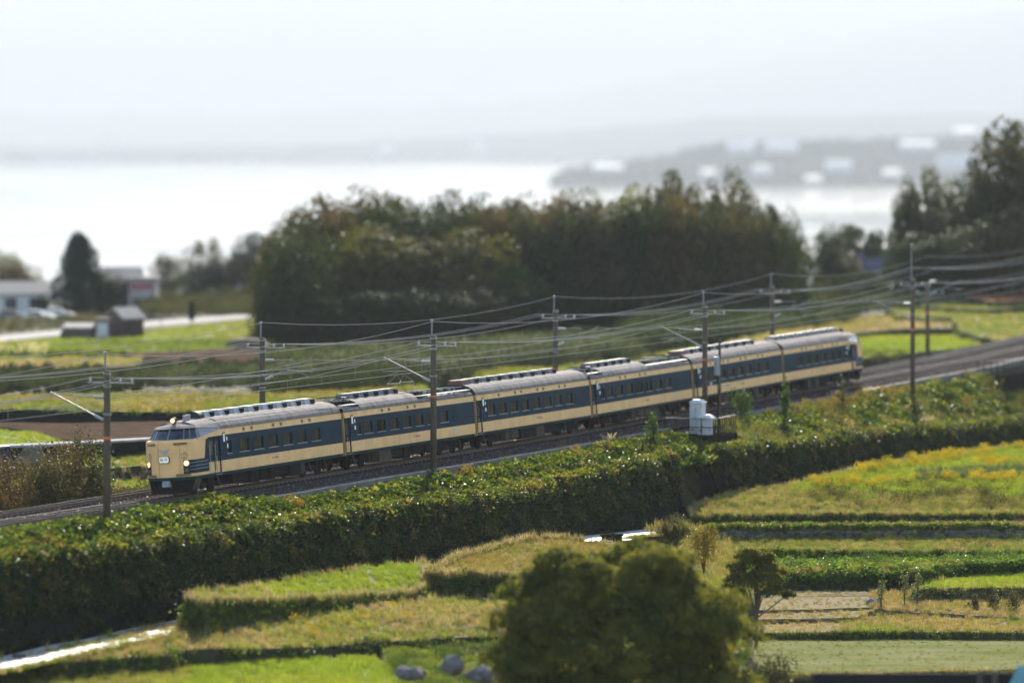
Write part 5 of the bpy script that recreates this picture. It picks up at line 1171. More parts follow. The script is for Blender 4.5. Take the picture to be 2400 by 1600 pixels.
# moss and weeds on the retaining wall and along the path
ww = []
for _ in range(1500):
    s = R.choice([R.uniform(-64, 40), R.uniform(48, 120)]); f = R.random() ** 1.6; p = T(s, hd(s) + 1.25 + R.gauss(0, .08), ft(s) + .1 + 1.5 * f, False)
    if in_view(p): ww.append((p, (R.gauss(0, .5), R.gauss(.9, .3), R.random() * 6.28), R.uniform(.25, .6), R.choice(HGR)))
scatter('wall_weeds', 'hang', ww)
ww = [(T(s, hd(s) + 5.0 + R.gauss(0, .12), ft(s), False), rz(), R.uniform(.5, 1.1), R.choice(GRN + TAN)) for s in [R.uniform(-64, 40) for _ in range(900)]]
scatter('path_edge_grass', 'tuft', ww)
# scrub beyond the tracks
sc_ = [(-30, 'brown', 2.6, 1.7), (40, 'brown', 2.3, 1.9), (105, 'dark', 2.4, 2.2), (165, 'brown', 2.2, 2.3), (215, 'dark', 1.9, 2.6), (262, 'green', 1.3, 2.1)]
sl = ['low brown scrub at the left frame edge beside the tracks', 'brown leafy scrub in front of the tiled roof', 'dark scrub in the middle of the row left of the nearest pole', 'tall brown scrub just left of the nearest pole', 'tallest dark scrub with bare upright twigs behind the nearest pole', 'fresh green shrub just right of the nearest pole']
for i, (u, k, r_, h_) in enumerate(sc_):
    s = S_at(u, -9.0); m = {'brown': M_bb, 'dark': M_ol, 'green': M_gr}[k]
    small_plant('scrub_bush', T(s, -9.2 - .5 * (i % 2), -2.9, False), r_, r_ * .8, h_ + 2.7, m, sl[i], 'bush', 3000 if k != 'green' else 900, .15, 20 + i, group='scrub beside the tracks')
tw = []
for _ in range(900):
    u = R.uniform(-60, 300); d = -7.6 - R.random() * 3.4; s = S_at(u, d); tw.append((T(s, d, -2.9 + R.random() * 1.2, False), rz(), R.uniform(.6, 1.4), R.choice([(.13, .075, .03), (.11, .09, .03), (.07, .08, .025), (.17, .11, .04), (.05, .07, .02)])))
for _ in range(1300):
    s = R.uniform(-30, 130); d = -8.2 - R.random() * 1.8; p = T(s, d, -1.9 + R.random() * .5, False); tw.append((p, rz(), R.uniform(.6, 1.2), R.choice([(.08, .1, .03), (.15, .12, .05), (.1, .12, .04), (.2, .16, .08)])))
# weeds across the middle distance, in bands
def band(u0, u1, v0f, n, z, pal, k0=1.0, k1=2.0, dv=14, into=None):
    for _ in range(n):
        u = R.uniform(u0, u1); p = at_z(u, v0f(u) + R.uniform(-dv, dv), z); (into if into is not None else tw).append((p, rz(), R.uniform(k0, k1), R.choice(pal)))
DKP = [(.035, .055, .02), (.05, .07, .025), (.06, .06, .03), (.08, .09, .04)]; SIL = [(.16, .17, .1), (.2, .2, .13), (.12, .15, .06), (.1, .12, .05)]
band(-60, 330, lambda u: 900 + 4 * math.sin(u * .05), 620, -1.6, DKP + SIL[2:], .6, 1.3, 14)
band(330, 640, lambda u: 893, 560, -1.6, DKP + SIL, .6, 1.4, 18)
band(640, 1100, lambda u: 880 - (u - 640) * .03, 800, -1.6, SIL + DKP[2:], 1.2, 2.5, 26)
band(620, 1000, lambda u: 925 - (u - 640) * .06, 420, -1.2, DKP, 1.0, 2.0, 12)
band(1040, 1500, lambda u: 858 - (u - 1040) * .07, 640, -1.7, SIL + DKP[2:], 1.2, 2.6, 22)
band(1480, 2000, lambda u: 800 - (u - 1480) * .10, 700, -1.2, DKP + SIL[2:], 1.4, 2.8, 24)
band(-60, 300, lambda u: 838 - u * .02, 120, -2.3, DKP[:2] + [(.08, .12, .02)], .4, .8, 5)
band(-60, 330, lambda u: 770 - (u - 0) * .06, 420, -3.2, [(.15, .12, .06), (.1, .11, .04), (.2, .15, .09), (.08, .09, .03)], .6, 1.2, 14)
band(330, 640, lambda u: 726, 420, -3.2, [(.12, .12, .05), (.14, .12, .06), (.09, .1, .035)], .9, 1.8, 14)
band(2000, 2120, lambda u: 840, 50, -1.6, [(.15, .13, .07), (.07, .08, .03)], .5, 1.0, 10)
band(1900, 2300, lambda u: 725 - (u - 1900) * .06, 420, -.4, SIL + DKP, 1.4, 2.6, 20)
proto('bush', [bush_mesh(200 + i, 420, 1.25, 1.25, 1.9, .2, 7)[0] for i in range(4)], M_scrub)
bs = []
BD = [(.03, .045, .02), (.04, .055, .022), (.055, .06, .03), (.075, .085, .04)]; BS = [(.11, .13, .065), (.14, .15, .085), (.075, .09, .045), (.05, .065, .03)]
band(-60, 330, lambda u: 893 + 5 * math.sin(u * .05), 110, -1.9, BD + BS[2:], .35, .75, 14, bs); band(-60, 330, lambda u: 925, 60, -1.3, BD, .3, .6, 6, bs)
band(330, 640, lambda u: 888, 110, -1.9, BD + BS, .4, .85, 18, bs); band(640, 1100, lambda u: 876 - (u - 640) * .03, 170, -1.9, BS + BD[2:], .5, 1.1, 24, bs)
band(600, 1010, lambda u: 925 - (u - 640) * .06, 130, -1.6, BD, .45, .9, 12, bs); band(1040, 1500, lambda u: 850 - (u - 1040) * .07, 130, -2., BS + BD[2:], .5, 1.1, 20, bs)
band(1480, 2010, lambda u: 790 - (u - 1480) * .10, 190, -1.5, BD + BS[2:], .7, 1.5, 22, bs); band(330, 640, lambda u: 722, 90, -3.6, [(.1, .105, .045), (.12, .11, .055), (.08, .085, .03)], .6, 1.3, 14, bs)
band(1950, 2330, lambda u: 715 - (u - 1900) * .07, 110, -.7, BD + BS[2:], 1, 2.1, 20, bs)
scatter('field_bushes', 'bush', bs)
scatter('scrub_undergrowth', 'twig', tw)
for _ in range(46):
    p = at_z(R.uniform(-40, 110), R.uniform(822, 842), -2.6); pl.append((p, rz(), R.uniform(.5, .9), R.choice([(.55, .5, .42), (.48, .42, .34)])))
scatter('pampas_plumes', 'plume', pl)
# ------------------------------------------------------------------ foreground: round tree, small tree, shrubs, rocks, block
def big_tree(name, pos, rx, ry, h, m, label, n, L, lobes, seed, trunk=True, cat='tree', zlow=.1, limbs=8, flat=.5):
    root = empty(name, pos, label, cat); r = random.Random(seed); mb = MB(); cs = []
    for k in range(lobes):
        z = h * (zlow + (.93 - zlow) * (k + .5) / lobes); q = max(.06, 1 - (max(0, z - h * .38) / (h * .60)) ** 2) ** flat; a = k * 2.39996 + r.random() * .5; e = r.uniform(.62, 1.05)
        cs.append((Vector((math.cos(a) * rx * .72 * e * q, math.sin(a) * ry * .72 * e * q, z)), r.uniform(.13, .25)))
    for k in range(n):
        c, f = cs[r.randrange(lobes)]; v = Vector((r.gauss(0, 1), r.gauss(0, 1), r.gauss(0, 1))).normalized()
        v.z = abs(v.z) * .9 - .12 if r.random() < .8 else v.z; rad = f * (.75 + .25 * r.random() ** .4) * (1 + .45 * noise.noise(v * 2.2 + c)); p = c + Vector((v.x * rx * rad, v.y * ry * rad, v.z * rx * rad * .62))
        leaf(mb, p, v + Vector((r.gauss(0, .6), r.gauss(0, .6), .5 + r.gauss(0, .5))), L * r.uniform(.6, 1.3), L * .62 * r.uniform(.7, 1.2), r)
    mb.build('crown', m, root, recalc=False)
    if trunk:
        st = MB(); st.tube([(0, 0, -1), (.05, 0, h * .2), (-.05, .05, h * .45)], .045 * h * .5, 8, r2=.025 * h * .5)
        for c, f in cs[::max(1, lobes // limbs)]: st.tube([(0, 0, h * .15), (c.x * .4, c.y * .4, c.z * .6), tuple(c)], .012 * h, 6, r2=.006 * h)
        st.build('trunk', M_bark, root)
    return root
big_tree('round_tree', at_Y(1455, 1740, 197), 7.0, 5.2, 8.6, M_fg, 'large bushy dark green tree filling the bottom centre in front of the fields', 90000, .185, 80, 5, zlow=.0, flat=.46)
big_tree('small_tree', at_Y(1772, 1478, 240), 2.3, 1.8, 4.5, M_fg, 'small yellowing tree with a thin bare stem, right beside the large round tree', 11000, .15, 26, 8, zlow=.42)
small_plant('yellow_shrub', at_Y(1650, 1330, 262), 1.5, 1.4, 2.6, leafm('yellow_orange_leaves', (.16, .12, .02)), 'yellow and orange tinted shrub between the large tree and the stone terrace', 'shrub', 1500, .12, 9)
small_plant('grass_shrub', at_Y(1584, 1285, 277), 1.35, 1.2, 2.0, M_ol, 'rounded dark shrub topped with dry grass, at the end of the pale path', 'shrub', 1500, .12, 10)
scatter('shrub_top_grass', 'long', [(at_Y(1584, 1240, 277) + Vector((R.gauss(0, .6), R.gauss(0, .5), R.uniform(-.5, .1))), rz(), R.uniform(.7, 1.1), R.choice(YEL + ORG)) for _ in range(70)])
small_plant('low_shrub', at_Y(1800, 1640, 218), 1.6, 1.2, 2.2, M_ol, 'low blurred shrub right of the large tree at the bottom edge', 'shrub', 1200, .13, 11)
for i, (u, v, Y, h_) in enumerate(((2065, 1418, 263, 1.9), (2120, 1405, 264, 1.8), (2150, 1402, 264.5, 1.5))):
    small_plant('sapling', at_Y(u, v, Y), .45, .45, h_, M_pale, ['pale sapling with a thin stem by the bare field, tallest of three', 'middle pale sapling of three, against the dark terrace bank', 'shortest pale sapling of three, rightmost by the terrace bank'][i], 'sapling', 160, .12, 30 + i, group='saplings by the terrace bank')
for i, (u, v, Y, h_, r_) in enumerate(((2280, 1438, 262, 1.3, .5), (2330, 1435, 262, 1.2, .6), (2375, 1440, 261, 1.5, .9))):
    small_plant('field_shrub', at_Y(u, v, Y), r_, r_, h_, M_ol, ['narrow upright shrub in the dry weeds below the bright rice field', 'middle olive shrub in the dry weeds below the bright rice field', 'widest shrub in the dry weeds, at the right picture edge'][i], 'shrub', 300, .12, 40 + i, group='shrubs in the dry field')
M_rock = mat('grey_rock', (.17, .155, .155), rough=1, spec=0, var=.3, scale=2, bump=.5, bscale=5)
def rock(name, pos, sx, sy, sz, label, rot, seed, m=None, cat='rock', group=None):
    bm = bmesh.new(); bmesh.ops.create_icosphere(bm, subdivisions=2, radius=1)
    for v in bm.verts: v.co *= 1 + .45 * noise.noise(v.co * 1.8 + Vector((seed, 0, 0))); v.co = Vector((v.co.x * sx, v.co.y * sy, v.co.z * sz))
    me = bpy.data.meshes.new(name); bm.to_mesh(me); bm.free(); me.materials.append(m or M_rock); o = bpy.data.objects.new(name, me); COL.objects.link(o); o.location = pos; o.rotation_euler = rot; return tag(o, label, cat, group)
for (u, v, sx, sy, sz, rt, lb) in ((960, 1566, .75, .6, .38, .3, 'leftmost low grey rock in the weeds left of the large round tree'), (1062, 1548, .5, .6, .5, -.4, 'upright grey rock, middle of the three left of the large round tree'), (1130, 1570, .8, .6, .42, .2, 'pale rock touching the edge of the large round tree')):
    rock('rock', at_Y(u, v, 206.5) - Vector((0, 0, .22)), sx, sy, sz, lb, (0, rt * .4, rt), u * .01, group='grey rocks at the bottom edge')
rock('field_stone', at_Y(2045, 1414, 265), .5, .35, .3, 'pale stone at the tip of the bare tan field', (0, -.4, .3), 4)
bl = empty('valve_box', at_Y(1434, 1266, 274), 'dark concrete box standing on the pale path near the underpass', 'box')
MB().box(-.62, .62, -.4, .4, -.35, .30).build('box_body', M_dconc, bl); MB().box(-.7, .7, -.46, .46, .303, .38).build('lid', M_dconc, bl); MB().box(-.06, .18, -.05, .05, .38, .46).build('handle', M_black, bl)
mb = MB(); mb.add([at_Y(1370, 1268, 273), at_Y(1480, 1264, 274), at_Y(1480, 1262, 274.6), at_Y(1370, 1265, 273.6)] + [at_Y(1370, 1271, 273), at_Y(1480, 1267, 274), at_Y(1480, 1265, 274.6), at_Y(1370, 1268, 273.6)], [(0, 1, 2, 3), (0, 4, 5, 1), (1, 5, 6, 2), (3, 2, 6, 7), (0, 3, 7, 4)])
tag(mb.build('concrete_kerb', M_path), 'thin pale concrete strip beside the dark box on the path', 'kerb')
bl = empty('path_post', at_Y(45, 1545, 209), 'small dark stub beside the pale path at the bottom left', 'post'); MB().box(-.35, .35, -.3, .3, -.2, .25, taper=.08).build('stub', M_wood, bl)
# ------------------------------------------------------------------ trees beyond the tracks: every tree its own trunk and crown (crown shapes shared)
def crown_mesh(seed, n, lobes, shape):
    r = random.Random(seed); mb = MB(); cs = []
    for k in range(lobes):
        t = (k + .5) / lobes
        if shape == 'round': z = .12 + .80 * t; q = math.sqrt(max(.08, 1 - (max(0, z - .45) / .55) ** 2)); rad = r.uniform(.2, .32)
        elif shape == 'cone': z = .06 + .88 * t; q = max(.06, (1 - z) ** .7 * 1.05); rad = .15 + .24 * (1 - z)
        elif shape == 'open': z = .35 + .58 * t; q = .9; rad = r.uniform(.13, .24)
        else: z = .55 + .35 * t; q = 1.0; rad = r.uniform(.14, .22)
        a = k * 2.39996 + r.random(); e = r.uniform(.45, 1)
        cs.append((Vector((math.cos(a) * .36 * e * q, math.sin(a) * .36 * e * q, z)), rad))
    for k in range(n):
        c, f = cs[r.randrange(lobes)]; v = Vector((r.gauss(0, 1), r.gauss(0, 1), r.gauss(0, 1))).normalized(); p = c + v * f * (.55 + .45 * r.random() ** .4) * .75 * Vector((1, 1, 1)).x
        if p.z < .03: p.z = .03 + r.random() * .05
        leaf(mb, p, v + Vector((r.gauss(0, .6), r.gauss(0, .6), .4)), .034 * r.uniform(.6, 1.4), .026, r)
    me = bpy.data.meshes.new('crown'); me.from_pydata(mb.v, [], mb.f); me.materials.append(M_dk)
    st = MB(); st.tube([(0, 0, -.06), (.005, 0, .25), (0, .01, .5)], .024, 7, r2=.012)
    for c, f in cs[::max(1, lobes // 7)]: st.tube([(0, 0, .2), (c.x * .45, c.y * .45, c.z * .65), tuple(c)], .010, 5, r2=.004)
    tm = bpy.data.meshes.new('trunk'); tm.from_pydata(st.v, [], st.f); tm.materials.append(M_bark); return me, tm
CM = {'round': [crown_mesh(i, 3600, 17, 'round') for i in range(5)], 'cone': [crown_mesh(50, 7500, 30, 'cone')], 'open': [crown_mesh(60 + i, 1700, 12, 'open') for i in range(2)], 'flat': [crown_mesh(70, 1500, 9, 'flat')]}
TN = [0]
def tree(u, vb, vt, wpx, z, m, label, shape='round', group=None, name='tree'):
    p = at_z(u, vb, z); k = p.y / FPX; h = (vb - vt) * k; wd = wpx * k; TN[0] += 1
    root = empty(name, p, label, 'tree', group, rz=R.random() * 6.28); cm, tm = CM[shape][TN[0] % len(CM[shape])]
    c = inst('crown', cm, root); c.scale = (wd * 1.55, wd * 1.55, h * 1.02); c.material_slots[0].link = 'OBJECT'; c.material_slots[0].material = m
    t = inst('trunk', tm, root); t.scale = (h * .9, h * .9, h); return root
ORD = ['first', 'second', 'third', 'fourth', 'fifth', 'sixth', 'seventh', 'eighth', 'ninth', 'tenth', 'eleventh', 'twelfth', 'thirteenth', 'fourteenth', 'fifteenth', 'sixteenth', 'seventeenth', 'eighteenth', 'nineteenth', 'twentieth']
gb = 'broadleaf trees of the dark grove'
sky_ = [(640, 590), (690, 535), (740, 492), (800, 480), (880, 482), (1000, 492), (1150, 490), (1300, 486), (1480, 478), (1560, 474), (1640, 480), (1760, 490), (1860, 520)]
for i in range(20):
    u = 668 + i * 61; tree(u, 795, lerp_table(sky_, u) + 16 + R.uniform(-6, 14), 120, -3.1, R.choice([M_ol, M_dk, M_dk, M_rs]), '%s tree from the left in the middle row, just under the grove\'s skyline' % ORD[i], group=gb)
back_ = [(668, 548, 95, M_rs), (735, 494, 130, M_rs), (808, 470, 140, M_rs), (885, 472, 130, M_ol), (948, 486, 110, M_ol), (1025, 482, 110, M_dk), (1085, 478, 110, M_ol), (1150, 486, 110, M_dk), (1215, 482, 120, M_ol), (1275, 478, 120, M_rs), (1345, 484, 120, M_ol), (1410, 474, 130, M_ol), (1480, 468, 130, M_yl), (1548, 458, 130, M_ol)]
for i, (u, v, w_, m) in enumerate(back_): tree(u, 790, v, w_ * 1.15, -3.2, m, '%s tree from the left along the skyline of the dark grove' % ORD[i], group=gb)
for i, (u, v, w_) in enumerate(((1592, 412, 120), (1698, 418, 110))): tree(u, 770, v, w_, -3.0, M_ol, ['tall airy tree showing sky through its crown, left of the two highest', 'tall airy tree with a round top, right of the two highest'][i], 'open', gb)
for i, (u, v, w_, m) in enumerate(((1640, 470, 120, M_ol), (1745, 462, 100, M_ol), (1790, 492, 90, M_dk), (1830, 505, 75, M_ol), (1862, 545, 55, M_dk))): tree(u, 765, v, w_ * 1.0, -2.8, m, '%s tree in the ragged right end of the grove, counted from the tall airy pair' % ORD[i], group=gb)
front_ = [(672, 806, 600, 120, M_dk), (705, 808, 560, 140, M_dk), (770, 800, 640, 120, M_rs), (862, 800, 545, 180, M_yl), (950, 802, 570, 170, M_ol), (1050, 800, 560, 180, M_ol), (1130, 800, 560, 160, M_yl), (1190, 800, 620, 120, M_gr), (1260, 795, 530, 150, M_dk), (1345, 790, 540, 150, M_dk), (1430, 785, 540, 160, M_ol), (1520, 780, 535, 170, M_ol), (1610, 775, 545, 160, M_ol), (1700, 770, 560, 150, M_dk), (1790, 765, 580, 130, M_ol)]
fl_ = {0: 'dark evergreen at the left corner of the grove, reaching down to the field', 3: 'tree with an orange and yellow green crown, brightest in front of the grove', 7: 'fresh green low tree in the middle of the grove front'}
for i, (u, vb, vt, w_, m) in enumerate(front_): tree(u, vb, vt, w_ * 1.1, -3.0, m, fl_.get(i, '%s tree from the left in the front row of the grove' % ORD[i]), group=gb)
for i, (u, vb, vt, w_, m) in enumerate(((640, 808, 700, 60, M_dk), (690, 812, 690, 90, M_dk), (760, 812, 700, 110, M_dk), (850, 812, 690, 120, M_dk), (940, 812, 690, 120, M_dk), (1030, 812, 690, 120, M_dk), (1120, 808, 690, 120, M_ol), (1220, 805, 685, 130, M_dk), (1320, 800, 680, 130, M_dk), (1420, 795, 670, 130, M_dk), (1520, 785, 665, 130, M_dk), (1620, 780, 660, 130, M_ol), (1720, 772, 655, 120, M_dk), (1810, 765, 650, 110, M_ol))):
    tree(u, vb, vt, w_ * 1.15, -3.0, m, '%s low understorey tree from the left at the foot of the grove' % ORD[i], group='understorey trees at the foot of the grove')
for i, (u, vb, vt, w_, m, sh, lb) in enumerate((
    (1935, 700, 542, 70, M_dk, 'round', 'narrow dark tree in the gap right of the grove'), (2010, 690, 525, 120, M_dk, 'flat', 'spreading forked tree in the gap with the lake behind'), (1960, 700, 600, 90, M_ol, 'round', 'low olive tree under the forked tree'),
    (2155, 690, 412, 95, M_ol, 'open', 'tall thin airy tree at the left edge of the right hand wood'), (2135, 690, 470, 90, M_dk, 'round', 'dark tree below the tall airy one in the right hand wood'), (2205, 690, 415, 80, M_pale, 'open', 'pale airy tree beside the tall thin one in the right hand wood'),
    (2235, 690, 500, 120, M_ol, 'round', 'low round tree in the middle of the right hand wood'), (2290, 690, 430, 120, M_dk, 'round', 'dark tree left of the tallest in the right hand wood'), (2390, 690, 302, 190, M_ol, 'round', 'tallest tree, dark and broad, at the right picture edge'),
    (2340, 690, 395, 130, M_dk, 'round', 'dark tree leaning under the tallest one at the right'), (2180, 700, 560, 130, M_dk, 'round', 'understorey tree at the left foot of the right hand wood'), (2270, 700, 545, 140, M_dk, 'round', 'understorey tree in the middle foot of the right hand wood'), (2370, 700, 520, 160, M_ol, 'round', 'understorey tree at the right foot of the right hand wood'),
    (185, 738, 556, 118, M_con, 'cone', 'dark blue green conifer standing alone left of the grove'), (243, 738, 640, 70, M_dk, 'round', 'dark shrubby tree touching the right side of the conifer'),
    (38, 700, 618, 85, M_rs, 'round', 'brownish round tree behind the white house'), (85, 690, 655, 40, M_dk, 'round', 'small dark tree at the right end of the white house roof'), (15, 690, 590, 70, M_pale, 'open', 'thin pale tree at the left picture edge by the lake'),
    (395, 700, 602, 70, M_ol, 'round', 'leftmost tree of the pale clump right of the houses'), (440, 702, 640, 80, M_pale, 'round', 'low pale tree in the clump right of the houses'), (478, 700, 562, 62, M_ol, 'open', 'tall slender tree in the clump right of the houses'), (500, 702, 620, 90, M_con, 'round', 'dark bluish tree below the slender one'),
    (545, 702, 600, 80, M_ol, 'round', 'middle sized tree between the slender tree and the rounded one'), (595, 700, 553, 95, M_con, 'round', 'rounded bluish tree just left of the grove'), (625, 705, 620, 70, M_rs, 'round', 'russet tree against the left edge of the grove'))):
    tree(u, vb, vt, w_ * (1.1 if sh != 'cone' else .85), -4.2 if u < 640 else (.6 if u > 2100 else -.8), m, lb, sh)
small_plant('canopy_shrub', at_z(105, 738, -4.0), 1.2, 1.2, 2.5, M_ol, 'green shrub between the white house and the conifer', 'shrub', 300, .3, 61)
# ------------------------------------------------------------------ buildings
M_hwall = mat('white_render', (.55, .54, .53), rough=.85, var=.1, scale=1); M_hroof = mat('grey_roof', (.22, .21, .2), rough=.85, spec=.1, var=.15, scale=2); M_hbl = mat('dark_blue_tiles', (.05, .055, .09), rough=.9, spec=.05, var=.2, scale=2)
M_barn = mat('brown_boards', (.10, .065, .055), rough=.9, var=.3, scale=2, stretch=(3, 3, .3)); M_tin = mat('tin_roof', (.3, .28, .26), rough=.8, spec=.1, var=.2, scale=1.5); M_pinkw = mat('pinkish_wall', (.36, .3, .29), rough=.9, var=.12, scale=1); M_red = mat('red_sign', (.28, .07, .09), rough=.5)
M_win = mat('house_window', (.04, .045, .055), rough=.15, spec=.6); M_teal = mat('teal_sheet', (.12, .27, .29), rough=.5, var=.1, scale=2); M_car = mat('white_car_paint', (.7, .7, .7), rough=.25, coat=.6); M_tyre = mat('tyre', (.02, .02, .02), rough=.9)
def house(name, pos, w_, dp, h, rh, wm, rm, label, cat='house', rz_=0., ridge='x', wins=((-.3, .45), (.25, .45)), over=.4, door=None, group=None, win=(1.2, 1.0), floors=1):
    root = empty(name, pos, label, cat, group, rz=rz_); x, y = w_ / 2, dp / 2
    mb = MB(); mb.box(-x, x, -y, y, -.6, h)
    if rh: mb.add([(-x, -y, h), (-x, y, h), (-x, 0, h + rh)], [(0, 1, 2)]); mb.add([(x, -y, h), (x, y, h), (x, 0, h + rh)], [(0, 1, 2)])
    mb.build('wall', wm, root)
    t = .16; rf = MB(); e = over; k = rh / y if y else 0
    if rh:
        for s in (-1, 1):
            b = [(-x - e, s * (y + e), h - k * e), (x + e, s * (y + e), h - k * e), (x + e, 0, h + rh), (-x - e, 0, h + rh)]
            rf.hexa(b, [(a, b_, c + t) for a, b_, c in b])
    else: rf.box(-x - e, x + e, -y - e, y + e, h + .003, h + .2)
    rf.build('roof', rm, root)
    for f in range(floors):
        for px_, hz_ in wins:
            cx, cz = px_ * w_, (hz_ + f) * h / floors
            o = MB().box(cx - win[0] / 2 - .07, cx + win[0] / 2 + .07, -y - .05, -y - .005, cz - win[1] / 2 - .07, cz + win[1] / 2 + .07).build('window', M_white if wm is not M_hwall else M_hroof, root); MB().box(cx - win[0] / 2, cx + win[0] / 2, -y - .08, -y - .052, cz - win[1] / 2, cz + win[1] / 2).build('pane', M_win, o)
    if door: MB().box(door[0] * w_ - door[1] / 2, door[0] * w_ + door[1] / 2, -y - .06, -y - .004, 0, door[2]).build('door', door[3], root)
    return root
def sc_at(p): return p.y / FPX
p = at_z(52, 738, -4.0); k = sc_at(p); house('white_house', p + Vector((-1.2, 3.5, 0)), 135 * k, 6.5, 50 * k, 24 * k, M_hwall, M_hroof, 'white single storey house with a grey roof and two windows, left edge by the lake', rz_=.35, wins=((-.2, .5), (.24, .5)), win=(1.5, 1.5))
p = at_z(272, 735, -4.0); k = sc_at(p); house('pink_house', p + Vector((0, 5, 0)), 95 * k, 7, 76 * k, 28 * k, M_pinkw, M_hroof, 'pale two storey house just right of the conifer', floors=2, wins=((-.2, .5), (.2, .5)))
p = at_z(332, 735, -4.0); k = sc_at(p); o = house('shop_building', p + Vector((0, 3, 0)), 62 * k, 6, 82 * k, 0, M_pinkw, M_hroof, 'flat roofed building with a dark red band on its upper front', 'building', wins=((-.2, .35), (.2, .35))); MB().box(-26 * k, 26 * k, -3.2, -3.01, 58 * k, 72 * k).build('sign_band', M_red, o)
p = at_z(288, 790, -2.95); k = sc_at(p); o = house('brown_barn', p + Vector((0, 2.2, 0)), 62 * k, 66 * k, 44 * k, 22 * k, M_barn, M_tin, 'brown boarded barn with a pale tin roof and a white door, beside the white road', 'barn', rz_=.78, wins=(), over=.25)
for j in range(7): MB().box(-26 * k + j * 8.5 * k, -26 * k + j * 8.5 * k + .06, -33 * k - .03, -33 * k - .004, 0, 43 * k).build('batten', M_wood, o)
q = at_z(240, 792, -2.95) - o.location; mi_ = Matrix.Rotation(-.78, 3, 'Z')
ax = MB(); ax.box(q.x - 15 * k, q.x + 16 * k, q.y - .2, q.y + 2.2, -.4, 46 * k, f=lambda x, y, z: mi_ @ Vector((x, y, z))); ax.build('annex', M_barn, o)
MB().box(q.x - 14 * k, q.x + 13 * k, q.y - .26, q.y - .204, 0, 36 * k, f=lambda x, y, z: mi_ @ Vector((x, y, z))).build('door', M_hwall, o)
p = at_z(185, 793, -2.95); k = sc_at(p); house('low_shed', p + Vector((0, 1.5, 0)), 64 * k, 3, 24 * k, 8 * k, M_barn, M_tin, 'low dark shed with a pale roof, attached left of the brown barn', 'shed', rz_=-.1, wins=(), over=.15)
p = at_z(2085, 672, -1.5); k = sc_at(p); house('tiled_house', p, 150 * k, 9, 44 * k, 46 * k, M_hroof, M_hbl, 'house with a dark blue tiled roof glimpsed between the trees right of the grove', rz_=-.5)
# low thatch canopy on posts
p = at_z(575, 822, -2.6); k = sc_at(p); cn = empty('canopy_shelter', p, 'low brown canopy on thin posts over a white sheet, left of the grove', 'shelter')
mb = MB(); w_ = 48 * k; prof_ = [(-1, 0), (-.75, .55), (-.3, .8), (.2, .82), (.7, .7), (1, .35), (1.15, 0)]
mb.add([(x * w_, -1.3, 12 * k + z * 20 * k) for x, z in prof_] + [(x * w_, 1.3, 12 * k + z * 20 * k) for x, z in prof_], [(i, i + 1, 8 + i, 7 + i) for i in range(6)] + [tuple(range(7)), tuple(range(7, 14))]); mb.build('canopy', mat('brown_thatch', (.075, .06, .05), rough=.95, var=.3, scale=3), cn)
for x in (-.9, -.35, .3, 1.05): MB().tube([(x * w_, -1.2, -.3), (x * w_, -1.2, 13 * k)], .06, 6).build('post', M_wood, cn)
mb = MB(); mb.box(-.8 * w_, .9 * w_, -.9, .9, 3 * k, 8 * k, taper=.3); tag(mb.build('white_sheet', M_hwall, None), 'white sheet lying under the brown canopy', 'sheet').location = p
# teal conical cover, sign post
p = at_z(560, 706, -4.2); k = sc_at(p); mb = MB(); n = 12; r_ = 11 * k
mb.add([(math.cos(6.2832 * i / n) * r_ * (1 if i % 2 else .78), math.sin(6.2832 * i / n) * r_ * (1 if i % 2 else .78), 0) for i in range(n)] + [(math.cos(6.2832 * i / n) * r_ * .45, math.sin(6.2832 * i / n) * r_ * .45, 20 * k) for i in range(n)] + [(0, 0, 44 * k)], [(i, (i + 1) % n, n + (i + 1) % n, n + i) for i in range(n)] + [(n + i, n + (i + 1) % n, 2 * n) for i in range(n)] + [tuple(range(n))[::-1]])
o = mb.build('cone_cover', mat('pale_blue_cloth', (.3, .52, .6), rough=.7)); o.location = p; tag(o, 'pale blue folded cone shaped cover in front of the bluish trees', 'cover')
p = at_z(449, 768, -2.9); k = sc_at(p); o = empty('road_sign', p, 'narrow dark upright sign board on a post beside the pale road', 'sign'); MB().tube([(0, 0, -.3), (0, 0, 20 * k)], .07, 6).build('post', M_wood, o); MB().box(-6.5 * k, 6.5 * k, -.06, .06, 18 * k, 62 * k, taper=.02).build('board', M_black, o)
for i, (u, v) in enumerate(((378, 765),)):
    p = at_z(u, v, -2.9); o = empty('road_post', p, 'thin pale post on the verge between barn and sign board', 'post'); MB().tube([(0, 0, -.3), (0, 0, 1.6)], .05, 6).build('post_shaft', M_hroof, o)
p = at_z(457, 796, -2.9); o = empty('marker_post', p, 'short dark post in the bright lawn below the sign board', 'post'); MB().tube([(0, 0, -.3), (0, 0, .75)], .06, 6).build('post_shaft', M_wood, o)
